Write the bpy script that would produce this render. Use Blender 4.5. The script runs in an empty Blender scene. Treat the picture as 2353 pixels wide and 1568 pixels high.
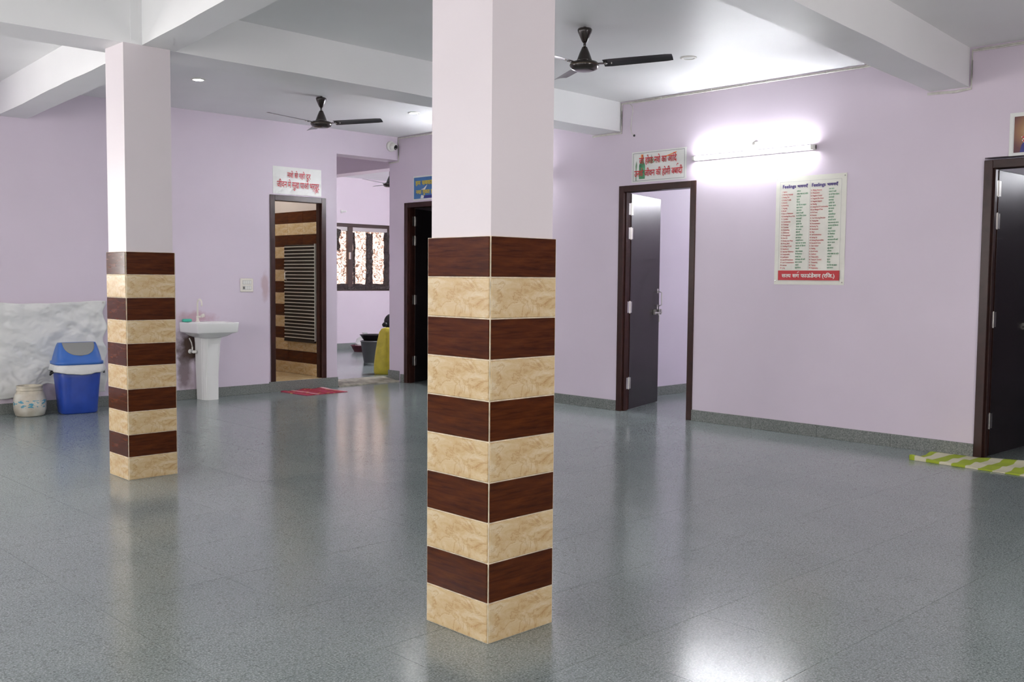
import bpy, bmesh, math, random
from mathutils import Vector, Matrix, noise
random.seed(7)
SC = bpy.context.scene
COL = SC.collection
PI = math.pi

# ---------------------------------------------------------------- camera
FPX, YAW, PITCH, ROLL, EYE = 2271.459, 44.227, 3.6179, 0.5053, 1.276
def make_camera():
    cd = bpy.data.cameras.new('camera'); cd.sensor_width = 36.0; cd.lens = FPX*36.0/2353.0
    cd.clip_start = 0.05; cd.clip_end = 200
    co = bpy.data.objects.new('camera', cd); COL.objects.link(co)
    y, p, ro = (math.radians(v) for v in (YAW, PITCH, ROLL))
    F = Vector((math.sin(y)*math.cos(p), math.cos(y)*math.cos(p), -math.sin(p)))
    r = Vector((math.cos(y), -math.sin(y), 0)); u = r.cross(F)
    r2 = math.cos(ro)*r + math.sin(ro)*u; u2 = -math.sin(ro)*r + math.cos(ro)*u
    m = Matrix((r2, u2, -F)).transposed().to_4x4(); m.translation = Vector((0, 0, EYE))
    co.matrix_world = m; SC.camera = co
make_camera()

# ---------------------------------------------------------------- colour management, sky, daylight
SC.view_settings.view_transform = 'Standard'; SC.view_settings.look = 'None'
SC.view_settings.gamma = 1.0; SC.view_settings.use_curve_mapping = False
SC.view_settings.exposure = 0.45
SKY_STRENGTH, SKY_COLOUR = 11.0, (1.0, 0.965, 0.93, 1)
TUBE_STRENGTH, TUBE_COLOUR = 105.0, (0.93, 0.96, 1.0, 1)
ROOM_FILL_STRENGTH = 260.0
FAR_FILL_STRENGTH = 780.0
SECOND_TUBE_STRENGTH = 190.0
DOWNLIGHT_STRENGTH = 110.0
w = bpy.data.worlds.new('sky'); SC.world = w; w.use_nodes = True
bg = w.node_tree.nodes['Background']; bg.inputs[0].default_value = SKY_COLOUR; bg.inputs[1].default_value = SKY_STRENGTH
SC.cycles.max_bounces = 6; SC.cycles.diffuse_bounces = 4; SC.cycles.glossy_bounces = 3; SC.cycles.transmission_bounces = 2
SC.cycles.use_adaptive_sampling = True; SC.cycles.adaptive_threshold = 0.1; SC.cycles.adaptive_min_samples = 16; SC.cycles.use_denoising = True
SC.cycles.sample_clamp_indirect = 8.0; SC.cycles.caustics_reflective = False; SC.cycles.caustics_refractive = False

# ---------------------------------------------------------------- room dimensions (metres)
XR, YB, H, ZB = 7.416, 9.620, 2.967, 2.69        # right wall, back wall, ceiling, beam underside
XL, YR = -2.6, -1.7                              # the two walls behind the camera
XE, YF = 11.2, 14.1                              # far ends of the side rooms
WT = 0.12
FAR_Z = 0.045                                    # floor of the room beyond the opening

# ---------------------------------------------------------------- mesh helpers
def obj(name, bm, mat=None, parent=None, smooth=False):
    me = bpy.data.meshes.new(name); bm.normal_update(); bm.to_mesh(me); bm.free()
    return link(name, me, mat, parent, smooth)
def link(name, me, mat=None, parent=None, smooth=False):
    if mat is not None and not me.materials: me.materials.append(mat)
    if smooth:
        for p in me.polygons: p.use_smooth = True
    o = bpy.data.objects.new(name, me); COL.objects.link(o)
    if parent is not None: o.parent = parent
    return o
def share(name, me, loc, rotz=0, parent=None):
    o = bpy.data.objects.new(name, me); COL.objects.link(o); o.location = loc; o.rotation_euler = (0, 0, rotz)
    if parent is not None: o.parent = parent
    return o
def empty(name, loc=(0, 0, 0), rotz=0, parent=None):
    o = bpy.data.objects.new(name, None); COL.objects.link(o); o.location = loc; o.rotation_euler = (0, 0, rotz)
    o.empty_display_size = 0.1
    if parent is not None: o.parent = parent
    return o
def tag(o, label, cat, group=None):
    o['label'] = label; o['category'] = cat
    if group: o['group'] = group
    return o
def structure(o, label=None):
    o['kind'] = 'structure'
    if label: o['label'] = label
    return o
def box(bm, x0, x1, y0, y1, z0, z1, bev=0.0):
    vs = [bm.verts.new((x, y, z)) for z in (z0, z1) for y in (y0, y1) for x in (x0, x1)]
    fs = [bm.faces.new([vs[i] for i in f]) for f in ((0, 2, 3, 1), (4, 5, 7, 6), (0, 1, 5, 4), (2, 6, 7, 3), (0, 4, 6, 2), (1, 3, 7, 5))]
    if bev > 0:
        es = list({e for f in fs for e in f.edges})
        bmesh.ops.bevel(bm, geom=es, offset=bev, segments=1, affect='EDGES', profile=0.5)
    return vs
def boxbm(*a, **k):
    bm = bmesh.new(); box(bm, *a, **k); return bm
def prism(pts, z0, z1):
    bm = bmesh.new()
    lo = [bm.verts.new((x, y, z0)) for x, y in pts]; hi = [bm.verts.new((x, y, z1)) for x, y in pts]
    n = len(pts); bm.faces.new(lo[::-1]); bm.faces.new(hi)
    for i in range(n): bm.faces.new((lo[i], lo[(i+1) % n], hi[(i+1) % n], hi[i]))
    return bm
def rings(bm, rs, cap0=True, cap1=True):
    """rs: list of rings (lists of points); skins them."""
    R = [[bm.verts.new(p) for p in r] for r in rs]; n = len(R[0])
    for a, b in zip(R, R[1:]):
        for i in range(n): bm.faces.new((a[i], a[(i+1) % n], b[(i+1) % n], b[i]))
    if cap0: bm.faces.new(R[0][::-1])
    if cap1: bm.faces.new(R[-1])
    return R
def lathe(bm, prof, seg=32, cx=0, cy=0, cap0=True, cap1=True):
    rings(bm, [[(cx+r*math.cos(2*PI*i/seg), cy+r*math.sin(2*PI*i/seg), z) for i in range(seg)] for r, z in prof], cap0, cap1)
def rrect(hx, hy, z, k=4.0, seg=40, cx=0, cy=0):
    out = []
    for i in range(seg):
        t = 2*PI*i/seg; c, s = math.cos(t), math.sin(t)
        out.append((cx+hx*math.copysign(abs(c)**(2/k), c), cy+hy*math.copysign(abs(s)**(2/k), s), z))
    return out
def tube(bm, pts, r, seg=8, caps=True):
    pts = [Vector(p) for p in pts]; rs = []; up = None
    rad = r if isinstance(r, (list, tuple)) else [r]*len(pts)
    for i, p in enumerate(pts):
        t = (pts[min(i+1, len(pts)-1)]-pts[max(i-1, 0)]).normalized()
        if up is None:
            up = Vector((0, 0, 1)) if abs(t.z) < 0.9 else Vector((1, 0, 0))
        a = t.cross(up)
        if a.length < 1e-5: a = t.orthogonal()
        a.normalize(); b = a.cross(t).normalized(); up = b
        rs.append([tuple(p+rad[i]*(math.cos(2*PI*k/seg)*a+math.sin(2*PI*k/seg)*b)) for k in range(seg)])
    rings(bm, rs, caps, caps)
def fix(bm):
    bmesh.ops.recalc_face_normals(bm, faces=bm.faces); return bm
def extrude_poly(bm, pts, y0, y1):
    """pts in local x,z; solid between y0 and y1"""
    a = [bm.verts.new((x, y0, z)) for x, z in pts]; b = [bm.verts.new((x, y1, z)) for x, z in pts]; n = len(pts)
    bm.faces.new(a); bm.faces.new(b[::-1])
    for i in range(n): bm.faces.new((a[(i+1) % n], a[i], b[i], b[(i+1) % n]))

# ---------------------------------------------------------------- materials
def mat_base(name):
    m = bpy.data.materials.new(name); m.use_nodes = True
    return m, m.node_tree, m.node_tree.nodes['Principled BSDF']
def nd(nt, t, **kw):
    n = nt.nodes.new(t)
    for k, v in kw.items():
        if hasattr(n, k): setattr(n, k, v)
        else: n.inputs[k].default_value = v
    return n
def ramp(nt, stops, src):
    r = nt.nodes.new('ShaderNodeValToRGB'); e = r.color_ramp.elements
    while len(e) < len(stops): e.new(0.5)
    for k, (p, c) in enumerate(stops):
        e[k].position = p; e[k].color = c if len(c) == 4 else (*c, 1)
    nt.links.new(src, r.inputs[0]); return r
def plain(name, col, rough=0.5, metal=0.0, spec=0.5, var=0.0, vscale=6.0, bump=0.0, bscale=60.0, coat=0.0, trans=0.0):
    m, nt, b = mat_base(name)
    b.inputs['Base Color'].default_value = (*col, 1); b.inputs['Roughness'].default_value = rough
    b.inputs['Metallic'].default_value = metal; b.inputs['Specular IOR Level'].default_value = spec
    b.inputs['Coat Weight'].default_value = coat; b.inputs['Transmission Weight'].default_value = trans
    tc = nd(nt, 'ShaderNodeTexCoord')
    if var > 0:
        n = nd(nt, 'ShaderNodeTexNoise', Scale=vscale, Detail=5.0); nt.links.new(tc.outputs['Object'], n.inputs['Vector'])
        lo = tuple(c*(1-var) for c in col); hi = tuple(min(1, c*(1+var)) for c in col)
        r = ramp(nt, ((0.3, lo), (0.7, hi)), n.outputs['Fac']); nt.links.new(r.outputs[0], b.inputs['Base Color'])
    if bump > 0:
        n2 = nd(nt, 'ShaderNodeTexNoise', Scale=bscale, Detail=4.0); nt.links.new(tc.outputs['Object'], n2.inputs['Vector'])
        bp = nd(nt, 'ShaderNodeBump', Strength=bump, Distance=0.01); nt.links.new(n2.outputs['Fac'], bp.inputs['Height'])
        nt.links.new(bp.outputs[0], b.inputs['Normal'])
    return m
def emit(name, col, strength):
    m, nt, b = mat_base(name); b.inputs['Base Color'].default_value = (0.8, 0.8, 0.8, 1)
    b.inputs['Emission Color'].default_value = col; b.inputs['Emission Strength'].default_value = strength
    return m

LAV = (0.705, 0.62, 0.715)
def wall_paint(name, col, stains=()):
    m, nt, b = mat_base(name); L = nt.links
    b.inputs['Roughness'].default_value = 0.42; b.inputs['Specular IOR Level'].default_value = 0.35
    tc = nd(nt, 'ShaderNodeTexCoord')
    n = nd(nt, 'ShaderNodeTexNoise', Scale=1.3, Detail=2.0); L.new(tc.outputs['Object'], n.inputs['Vector'])
    r = ramp(nt, ((0.3, tuple(c*0.965 for c in col)), (0.7, tuple(min(1, c*1.02) for c in col))), n.outputs['Fac'])
    cur = r.outputs[0]
    if stains:
        nz = nd(nt, 'ShaderNodeTexNoise', Scale=9.0, Detail=4.0); L.new(tc.outputs['Object'], nz.inputs['Vector'])
    for (cx, cy, cz, sx, sy, sz, scol, dens) in stains:
        mp = nd(nt, 'ShaderNodeMapping'); mp.vector_type = 'POINT'
        mp.inputs['Location'].default_value = (-cx/sx, -cy/sy, -cz/sz); mp.inputs['Scale'].default_value = (1/sx, 1/sy, 1/sz)
        L.new(tc.outputs['Object'], mp.inputs['Vector'])
        ln = nd(nt, 'ShaderNodeVectorMath', operation='LENGTH'); L.new(mp.outputs[0], ln.inputs[0])
        s = nd(nt, 'ShaderNodeMath', operation='MULTIPLY_ADD'); s.inputs[1].default_value = 1.5; L.new(nz.outputs['Fac'], s.inputs[0])
        sub = nd(nt, 'ShaderNodeMath', operation='SUBTRACT'); sub.inputs[0].default_value = 0.45; L.new(ln.outputs['Value'], sub.inputs[1])
        L.new(sub.outputs[0], s.inputs[2])
        mr = nd(nt, 'ShaderNodeMapRange'); mr.inputs[1].default_value = 0.1; mr.inputs[2].default_value = 0.7
        mr.inputs[3].default_value = 0; mr.inputs[4].default_value = dens; L.new(s.outputs[0], mr.inputs[0])
        mx = nd(nt, 'ShaderNodeMix', data_type='RGBA'); L.new(mr.outputs[0], mx.inputs[0]); L.new(cur, mx.inputs[6]); mx.inputs[7].default_value = (*scol, 1)
        cur = mx.outputs[2]
    L.new(cur, b.inputs['Base Color'])
    n2 = nd(nt, 'ShaderNodeTexNoise', Scale=3.0, Detail=2.0); L.new(tc.outputs['Object'], n2.inputs['Vector'])
    bp = nd(nt, 'ShaderNodeBump', Strength=0.12, Distance=0.02); L.new(n2.outputs['Fac'], bp.inputs['Height']); L.new(bp.outputs[0], b.inputs['Normal'])
    return m
BROWN_STAIN = (0.075, 0.042, 0.03)
M_wall = wall_paint('lavender_wall_paint', LAV)
M_wall_back = wall_paint('lavender_wall_paint_with_stains', LAV, (
    (4.72, YB, 0.55, 0.16, 0.4, 0.20, BROWN_STAIN, 0.97), (4.67, YB, 0.40, 0.09, 0.4, 0.34, BROWN_STAIN, 0.70),
    (4.74, YB, 0.18, 0.15, 0.4, 0.18, (0.30, 0.20, 0.22), 0.30), (4.80, YB, 0.85, 0.28, 0.4, 0.065, (0.50, 0.28, 0.33), 0.65),
    (5.60, YB, 1.16, 0.05, 0.4, 0.17, (0.45, 0.27, 0.28), 0.55)))
M_far_wall = wall_paint('far_room_pink_paint', (0.70, 0.60, 0.665))
M_ceiling = wall_paint('white_ceiling_paint', (0.84, 0.845, 0.85))
M_column = wall_paint('pale_pink_column_paint', (0.715, 0.66, 0.685))
M_bath_upper = wall_paint('bathroom_cream_paint', (0.72, 0.64, 0.57))

def granite(name, lo, mid, hi, rough, rvar=0.08, island=False):
    m, nt, b = mat_base(name); L = nt.links
    tc = nd(nt, 'ShaderNodeTexCoord'); geo = nd(nt, 'ShaderNodeNewGeometry'); oi = nd(nt, 'ShaderNodeObjectInfo')
    n = nd(nt, 'ShaderNodeTexNoise', Scale=150.0, Detail=3.0, Roughness=0.7); L.new(geo.outputs['Position'], n.inputs['Vector'])
    r = ramp(nt, ((0.34, lo), (0.5, mid), (0.68, hi)), n.outputs['Fac'])
    v = nd(nt, 'ShaderNodeTexVoronoi', Scale=85.0); L.new(geo.outputs['Position'], v.inputs['Vector'])
    r2 = ramp(nt, ((0.0, (1.7, 1.7, 1.62)), (0.13, (1, 1, 1)), (0.6, (0.96, 0.96, 0.96)), (0.85, (0.72, 0.72, 0.72))), v.outputs['Distance'])
    mx = nd(nt, 'ShaderNodeMix', data_type='RGBA', blend_type='MULTIPLY'); mx.inputs[0].default_value = 1
    L.new(r.outputs[0], mx.inputs[6]); L.new(r2.outputs[0], mx.inputs[7])
    big = nd(nt, 'ShaderNodeTexNoise', Scale=2.2, Detail=2.0); L.new(geo.outputs['Position'], big.inputs['Vector'])
    add = nd(nt, 'ShaderNodeMath', operation='MULTIPLY_ADD'); add.inputs[1].default_value = 0.35; L.new(oi.outputs['Random'], add.inputs[0]); L.new(big.outputs['Fac'], add.inputs[2])
    r3 = ramp(nt, ((0.35, (0.92, 0.935, 0.935)), (0.95, (1.06, 1.05, 1.04))), add.outputs[0])
    mx2 = nd(nt, 'ShaderNodeMix', data_type='RGBA', blend_type='MULTIPLY'); mx2.inputs[0].default_value = 1
    L.new(mx.outputs[2], mx2.inputs[6]); L.new(r3.outputs[0], mx2.inputs[7]); L.new(mx2.outputs[2], b.inputs['Base Color'])
    mr = nd(nt, 'ShaderNodeMapRange'); mr.inputs[3].default_value = rough; mr.inputs[4].default_value = rough+rvar; L.new(n.outputs['Fac'], mr.inputs[0])
    L.new(mr.outputs[0], b.inputs['Roughness']); b.inputs['Specular IOR Level'].default_value = 0.47
    return m
M_floor = granite('polished_grey_granite', (0.13, 0.158, 0.157), (0.245, 0.288, 0.286), (0.44, 0.495, 0.485), 0.16, 0.03)
M_skirt = granite('skirting_granite', (0.10, 0.115, 0.11), (0.19, 0.205, 0.195), (0.33, 0.34, 0.32), 0.40)
M_joint = plain('dark_floor_joint', (0.055, 0.055, 0.052), 0.8)
M_grout = plain('cream_grout', (0.70, 0.61, 0.45), 0.7, var=0.25, vscale=30)

def brown_tile():
    m, nt, b = mat_base('brown_wood_look_tile'); L = nt.links
    tc = nd(nt, 'ShaderNodeTexCoord'); mp = nd(nt, 'ShaderNodeMapping'); mp.inputs['Scale'].default_value = (2.2, 2.2, 30); mp.inputs['Rotation'].default_value = (0, math.radians(5), 0)
    L.new(tc.outputs['Object'], mp.inputs['Vector'])
    n = nd(nt, 'ShaderNodeTexNoise', Scale=2.2, Detail=7.0, Roughness=0.62, Distortion=0.4); L.new(mp.outputs[0], n.inputs['Vector'])
    r = ramp(nt, ((0.3, (0.026, 0.006, 0.002)), (0.52, (0.078, 0.019, 0.005)), (0.75, (0.122, 0.031, 0.008))), n.outputs['Fac'])
    L.new(r.outputs[0], b.inputs['Base Color']); b.inputs['Roughness'].default_value = 0.13; b.inputs['Specular IOR Level'].default_value = 0.22
    return m
def beige_tile():
    m, nt, b = mat_base('beige_marble_look_tile'); L = nt.links
    tc = nd(nt, 'ShaderNodeTexCoord'); mp = nd(nt, 'ShaderNodeMapping'); mp.inputs['Scale'].default_value = (1, 1, 1.9); mp.inputs['Rotation'].default_value = (0, math.radians(24), 0)
    mp.inputs['Location'].default_value = (3.1, 0, 1.7)
    L.new(tc.outputs['Object'], mp.inputs['Vector'])
    n = nd(nt, 'ShaderNodeTexNoise', Scale=10.0, Detail=9.0, Roughness=0.7, Distortion=0.6); L.new(mp.outputs[0], n.inputs['Vector'])
    r = ramp(nt, ((0.28, (0.47, 0.29, 0.12)), (0.42, (0.60, 0.435, 0.23)), (0.56, (0.655, 0.51, 0.30)), (0.74, (0.76, 0.68, 0.50))), n.outputs['Fac'])
    n2 = nd(nt, 'ShaderNodeTexNoise', Scale=5.0, Detail=7.0, Roughness=0.65, Distortion=0.9); L.new(mp.outputs[0], n2.inputs['Vector'])
    d = nd(nt, 'ShaderNodeMath', operation='SUBTRACT'); d.inputs[1].default_value = 0.5; L.new(n2.outputs['Fac'], d.inputs[0])
    ab = nd(nt, 'ShaderNodeMath', operation='ABSOLUTE'); L.new(d.outputs[0], ab.inputs[0])
    v = ramp(nt, ((0.0, (0.62, 0.46, 0.32)), (0.010, (0.88, 0.78, 0.66)), (0.03, (1, 1, 1))), ab.outputs[0])
    mx = nd(nt, 'ShaderNodeMix', data_type='RGBA', blend_type='MULTIPLY'); mx.inputs[0].default_value = 0.6
    L.new(r.outputs[0], mx.inputs[6]); L.new(v.outputs[0], mx.inputs[7]); L.new(mx.outputs[2], b.inputs['Base Color'])
    b.inputs['Roughness'].default_value = 0.24; b.inputs['Specular IOR Level'].default_value = 0.45
    return m
M_brown, M_beige = brown_tile(), beige_tile()
M_frame = plain('dark_brown_door_frame', (0.034, 0.012, 0.009), 0.3, spec=0.3, var=0.25, vscale=14, bump=0.08, bscale=25)
M_leaf = plain('black_brown_door_laminate', (0.010, 0.006, 0.007), 0.27, spec=0.36, var=0.25, vscale=8)
M_steel = plain('satin_steel', (0.62, 0.60, 0.56), 0.32, metal=1.0)
M_white_gloss = plain('white_ceramic', (0.83, 0.83, 0.81), 0.12)
M_white_plastic = plain('white_plastic', (0.80, 0.79, 0.75), 0.35)
M_cream_plastic = plain('ivory_plastic', (0.82, 0.78, 0.70), 0.3)
M_cable = plain('white_cable_sheath', (0.66, 0.64, 0.60), 0.55, var=0.12, vscale=20)
M_black = plain('black_rubber', (0.012, 0.012, 0.012), 0.5)
M_fan = plain('dark_brown_fan_enamel', (0.020, 0.013, 0.011), 0.22, coat=0.3)
M_ring = plain('dull_bronze_ring', (0.06, 0.045, 0.03), 0.35, metal=0.6)
M_blade = plain('dark_fan_blade', (0.024, 0.022, 0.024), 0.28)
M_paper = plain('white_flex_banner', (0.80, 0.81, 0.78), 0.3, var=0.03, vscale=5)
M_poster = plain('cream_flex_poster', (0.78, 0.77, 0.69), 0.32, var=0.04, vscale=5, bump=0.15, bscale=4)
M_red = plain('red_print', (0.56, 0.02, 0.03), 0.45)
M_green = plain('green_print', (0.03, 0.26, 0.10), 0.45)
M_navy = plain('navy_print', (0.06, 0.03, 0.20), 0.45)
M_grey_print = plain('grey_print', (0.16, 0.15, 0.19), 0.45)
M_white_print = plain('white_print', (0.86, 0.84, 0.78), 0.45)
M_bottle_green = plain('bottle_green_print', (0.06, 0.26, 0.12), 0.45, var=0.45, vscale=30)
M_leaf_green = plain('leaf_green_print', (0.18, 0.30, 0.17), 0.45)
M_orange = plain('orange_print', (0.75, 0.27, 0.06), 0.45)
M_yellow_print = plain('yellow_print', (0.62, 0.50, 0.06), 0.45)
M_blue_print = plain('blue_print', (0.055, 0.18, 0.42), 0.45, var=0.2, vscale=3)
M_deep_blue = plain('deep_blue_print', (0.03, 0.03, 0.20), 0.45)

# ---------------------------------------------------------------- lettering
def text_mesh(body, bold=0.0, line=1.0, align='LEFT', shear=0.0):
    cu = bpy.data.curves.new('lettering', 'FONT'); cu.body = body; cu.size = 1.0; cu.space_line = line
    cu.align_x = align; cu.resolution_u = 3; cu.fill_mode = 'FRONT'; cu.shear = shear
    o = bpy.data.objects.new('lettering', cu); COL.objects.link(o)
    bpy.context.view_layer.update()
    me = bpy.data.meshes.new_from_object(o.evaluated_get(bpy.context.evaluated_depsgraph_get()))
    bpy.data.objects.remove(o); bpy.data.curves.remove(cu)
    m = [(v.co.x, v.co.y, 0.0) for v in me.vertices], [tuple(p.vertices) for p in me.polygons]
    if bold <= 0: return m
    return merge(*[([(x+dx*bold, y+dy*bold, d+0.0002*k) for x, y, d in m[0]], m[1]) for k, (dx, dy) in enumerate(((-1, 0.3), (1, -0.3), (0.3, 1), (-0.3, -1)))])
def merge(*parts):
    V, Fc = [], []
    for v, f in parts:
        k = len(V); V += v; Fc += [tuple(i+k for i in t) for t in f]
    return V, Fc
def move(m, dx, dy=0): return [(x+dx, y+dy, d) for x, y, d in m[0]], m[1]
def clip_right(m, xmax):
    bm = bmesh.new(); vs = [bm.verts.new(q) for q in m[0]]
    for f in m[1]:
        try: bm.faces.new([vs[i] for i in f])
        except ValueError: pass
    bmesh.ops.bisect_plane(bm, geom=bm.verts[:]+bm.edges[:]+bm.faces[:], plane_co=(xmax, 0, 0), plane_no=(1, 0, 0), clear_outer=True)
    bm.verts.index_update()
    r = ([tuple(v.co) for v in bm.verts], [tuple(v.index for v in f.verts) for f in bm.faces]); bm.free(); return r
def stroke(pts, wd):
    V, Fc = [], []
    for i, (x, y) in enumerate(pts):
        a = pts[max(i-1, 0)]; b = pts[min(i+1, len(pts)-1)]; dx, dy = b[0]-a[0], b[1]-a[1]; l = math.hypot(dx, dy) or 1
        V += [(x-dy/l*wd/2, y+dx/l*wd/2, 0.001), (x+dy/l*wd/2, y-dx/l*wd/2, 0.001)]
        if i: Fc.append((2*i-2, 2*i-1, 2*i+1, 2*i))
    return V, Fc
def width(m): return max(q[0] for q in m[0])
def hook(x, y): return stroke([(x+0.21*math.cos(t)-0.0, y+0.21*math.sin(t)) for t in [PI*(1.02-0.105*k) for k in range(8)]], 0.085)   # the small r-sign above a letter
def join_words(words, gap=0.24):
    out, x = [], 0
    for wd in words:
        x0 = min(q[0] for q in wd[0]); out.append(move(wd, x-x0)); x += width(wd)-x0+gap
    return merge(*out)
def put_text(name, m, parent, mat, x0, x1, z0, z1, y=-0.004, keep=False):
    """fit flat lettering into the box x0..x1, z0..z1 of the parent's face"""
    xs = [p[0] for p in m[0]]; ys = [p[1] for p in m[0]]; ax, bx, ay, by = min(xs), max(xs), min(ys), max(ys)
    sx = (x1-x0)/(bx-ax); sz = (z1-z0)/(by-ay)
    me = bpy.data.meshes.new(name); me.from_pydata([((px-ax)*sx+x0, y-d, (py-ay)*sz+z0) for px, py, d in m[0]], [], m[1]); me.update()
    return link(name, me, mat, parent)
BD = 0.016
def word(s, bold=BD): return text_mesh(s, bold)
def barbadi():
    a = word('बबा'); b = word('दी'); first = width(word('ब'))
    return merge(a, hook(width(a)-0.17, 0.86), move(b, width(a)-0.02))
def satya():
    s = word('स', 0.03); t = clip_right(word('त', 0.03), width(word('त', 0.03))-0.17); y = word('य', 0.03)
    return merge(s, move(t, width(s)-0.02), move(y, width(s)+width(t)-0.06))
def sarg():
    g = word('सग', 0.03); return merge(g, hook(width(g)-0.15, 0.86))
TXT = {}
TXT['jo'] = join_words([word(s) for s in ('जो', 'होगा', 'नशे', 'का', 'आिद')])
TXT['unke'] = join_words([word('उनके'), word('जीवन'), word('की'), word('होगी'), barbadi()])
TXT['nashe'] = join_words([word(s, 0.012) for s in ('नशे', 'से', 'रहो', 'दूर')])
TXT['jeevan'] = join_words([word(s, 0.012) for s in ('जीवन', 'मे', 'सुख', 'पाओ', 'भरपूर')])
TXT['trust'] = join_words([satya(), sarg(), word('फाऊंडेशन', 0.03), word('(रिज.)', 0.03)])
TXT['feelings'] = text_mesh('Feelings', 0.035)
TXT['bhavna'] = text_mesh('भावनाएँ', 0.055)
TXT['ham'] = join_words([word(s, 0.05) for s in ('हम', 'सबका', 'है', 'नारा')])
TXT['nasha'] = join_words([word(s, 0.05) for s in ('नशा', 'मुकत', 'हो', 'समाज')])
TXT['na'] = text_mesh('नशा', 0.05)
ENG1 = ['Agitate', 'Abusing Language', 'Acting Out', 'Acting Cruelly', 'Anxiety', 'Assaulting', 'Arguing', 'Bored', 'Back in Meditation', 'Breaking House Rule', 'Careless', 'Carelessness', 'Challenge', 'Clowning', 'Demanding', 'Dishonesty', 'Disorganised', 'Give Up', 'Having own Ways', 'Hitting Back', 'Holding of Guilt', 'Impatience', 'Improper Behaviour', 'Irresponsible', 'Justification', 'Lack Of Awareness', 'Lack Communication', 'Laziness', 'Lying']
ENG2 = ['Making Nuisance', 'Manipulation', 'Negative Contact', 'Negative Film Down', 'Negative Support', 'Pleading', 'Going Out Of Conformation', 'Just Manage If Time', 'PR Power', 'Sarcastic', 'Not Following Direction', 'Playing Side', 'Procrastination', 'Pushing Tip', 'Resentment', 'Rigor', 'Self Centeredness', 'Setting Up', 'Shirking Responsibility', 'Smooth & Curve', 'Short temper', 'Stealing', 'Sly & Sneaky', 'Stubborn', 'Taking Lightly', 'Taking for Granted', 'Threatening', 'Tripping', 'Integrateping']
HIN = ['उतेजना', 'अभद भाषा का पयोग', 'मनमानी', 'कूरता', 'िचनता', 'मार पीट का सहारा', 'बहस करना', 'ऊब जाना', 'धयान मे कमी', 'घर के िनयम तोडना', 'लापरवाही', 'लापरवाह', 'चुनौती देना', 'मजाक उडाना', 'मांग करना', 'बेईमानी', 'अवयविसथत', 'हार मानना', 'मनमानी करना', 'पलट कर वार करना', 'अपराध को िछपाना', 'बेसबरी', 'गलत वयवहार', 'गैर िजममेदार', 'सफाई देना', 'जागरकता की कमी', 'बात ना करना', 'आलस', 'झूठ बोलना']
def numbered(lst, n0): return text_mesh('\n'.join('%d. %s' % (n0+i, s) for i, s in enumerate(lst)), 0.014, line=1.35)
TXT['e1'], TXT['e2'] = numbered(ENG1, 1), numbered(ENG2, 31)
TXT['h1'] = text_mesh('\n'.join(HIN), 0.016, line=1.35); TXT['h2'] = text_mesh('\n'.join(HIN[7:]+HIN[:7]), 0.016, line=1.35)

# ================================================================ STRUCTURE
def wall_run(name, mat, axis, a0, a1, t0, t1, z0, z1, holes, label=None):
    """a wall along 'x' or 'y' from a0 to a1, thickness t0..t1, with holes (a0,a1,z0,z1)"""
    bm = bmesh.new()
    def pc(u0, u1, v0, v1):
        if u1-u0 < 1e-4 or v1-v0 < 1e-4: return
        if axis == 'x': box(bm, u0, u1, t0, t1, v0, v1)
        else: box(bm, t0, t1, u0, u1, v0, v1)
    cur = a0
    for (h0, h1, g0, g1) in sorted(holes):
        pc(cur, h0, z0, z1); pc(h0, h1, z0, g0); pc(h0, h1, g1, z1); cur = h1
    pc(cur, a1, z0, z1)
    return structure(obj(name, bm, mat), label)
DOOR_TOP = 2.17
D1, D2, D3 = (8.595, 9.488), (5.263, 6.153), (1.885, 2.773)        # door openings in the right wall (Y)
BD0, BD1, BDZ0, BDZ1 = 5.660, 6.380, 0.115, 2.168                  # bathroom door in the back wall (X)
wall_right = wall_run('wall_right', M_wall, 'y', YR, 9.79, XR, XR+WT, 0, H, [(*D1, 0, DOOR_TOP), (*D2, 0, DOOR_TOP), (*D3, 0, DOOR_TOP)], 'long lavender wall with the tube light and three dark doorways')
WIN_BACK = (-1.2, 1.04, 1.15, 2.40)
wall_back = wall_run('wall_back', M_wall_back, 'x', XL, 6.53, YB, YB+WT, 0, H, [(*WIN_BACK,), (BD0, BD1, BDZ0, BDZ1)], 'lavender wall behind the wash basin')
structure(obj('wall_header', boxbm(6.53, XR, YB, YB+0.24, ZB, H), M_wall), 'lavender header above the open passage')
WIN_LEFT = [(0.2, 1.2, 0.9, 2.35), (3.0, 4.0, 0.9, 2.35), (5.4, 7.0, 0.9, 2.30)]
wall_left = wall_run('wall_left', M_wall, 'y', YR, YB, XL-WT, XL, 0, H, WIN_LEFT)
WIN_REAR = [(-1.2, -0.1, 0.9, 2.35), (3.6, 5.0, 0.9, 2.35)]
wall_rear = wall_run('wall_rear', M_wall, 'x', XL-WT, XE, YR-WT, YR, 0, H, WIN_REAR)
FW = (9.52, 10.69, 1.04, 2.19)                                     # far window (X range, Z range)
wall_far = wall_run('wall_far', M_far_wall, 'x', 6.41, XE+WT, YF, YF+WT, 0, H, [FW], 'pink far wall of the room beyond the passage')
structure(obj('wall_partition', boxbm(6.41, 6.53, YB+WT, YF, 0, H), M_far_wall))
structure(obj('wall_partition', boxbm(XR+WT, XE, 9.67, 9.79, 0, H), M_wall))
structure(obj('wall_partition', boxbm(XR+WT, XE, 6.655, 6.755, 0, H), M_wall), 'lavender room wall seen through the middle doorway')
structure(obj('wall_partition', boxbm(XR+WT, XE, 3.05, 3.15, 0, H), M_wall))
structure(obj('wall_end', boxbm(XE, XE+WT, YR, YF, 0, H), M_wall))
structure(obj('ceiling', boxbm(XL-WT, XE+WT, YR-WT, YF+WT, H, H+0.12), M_ceiling), 'white ceiling of the hall')
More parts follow.
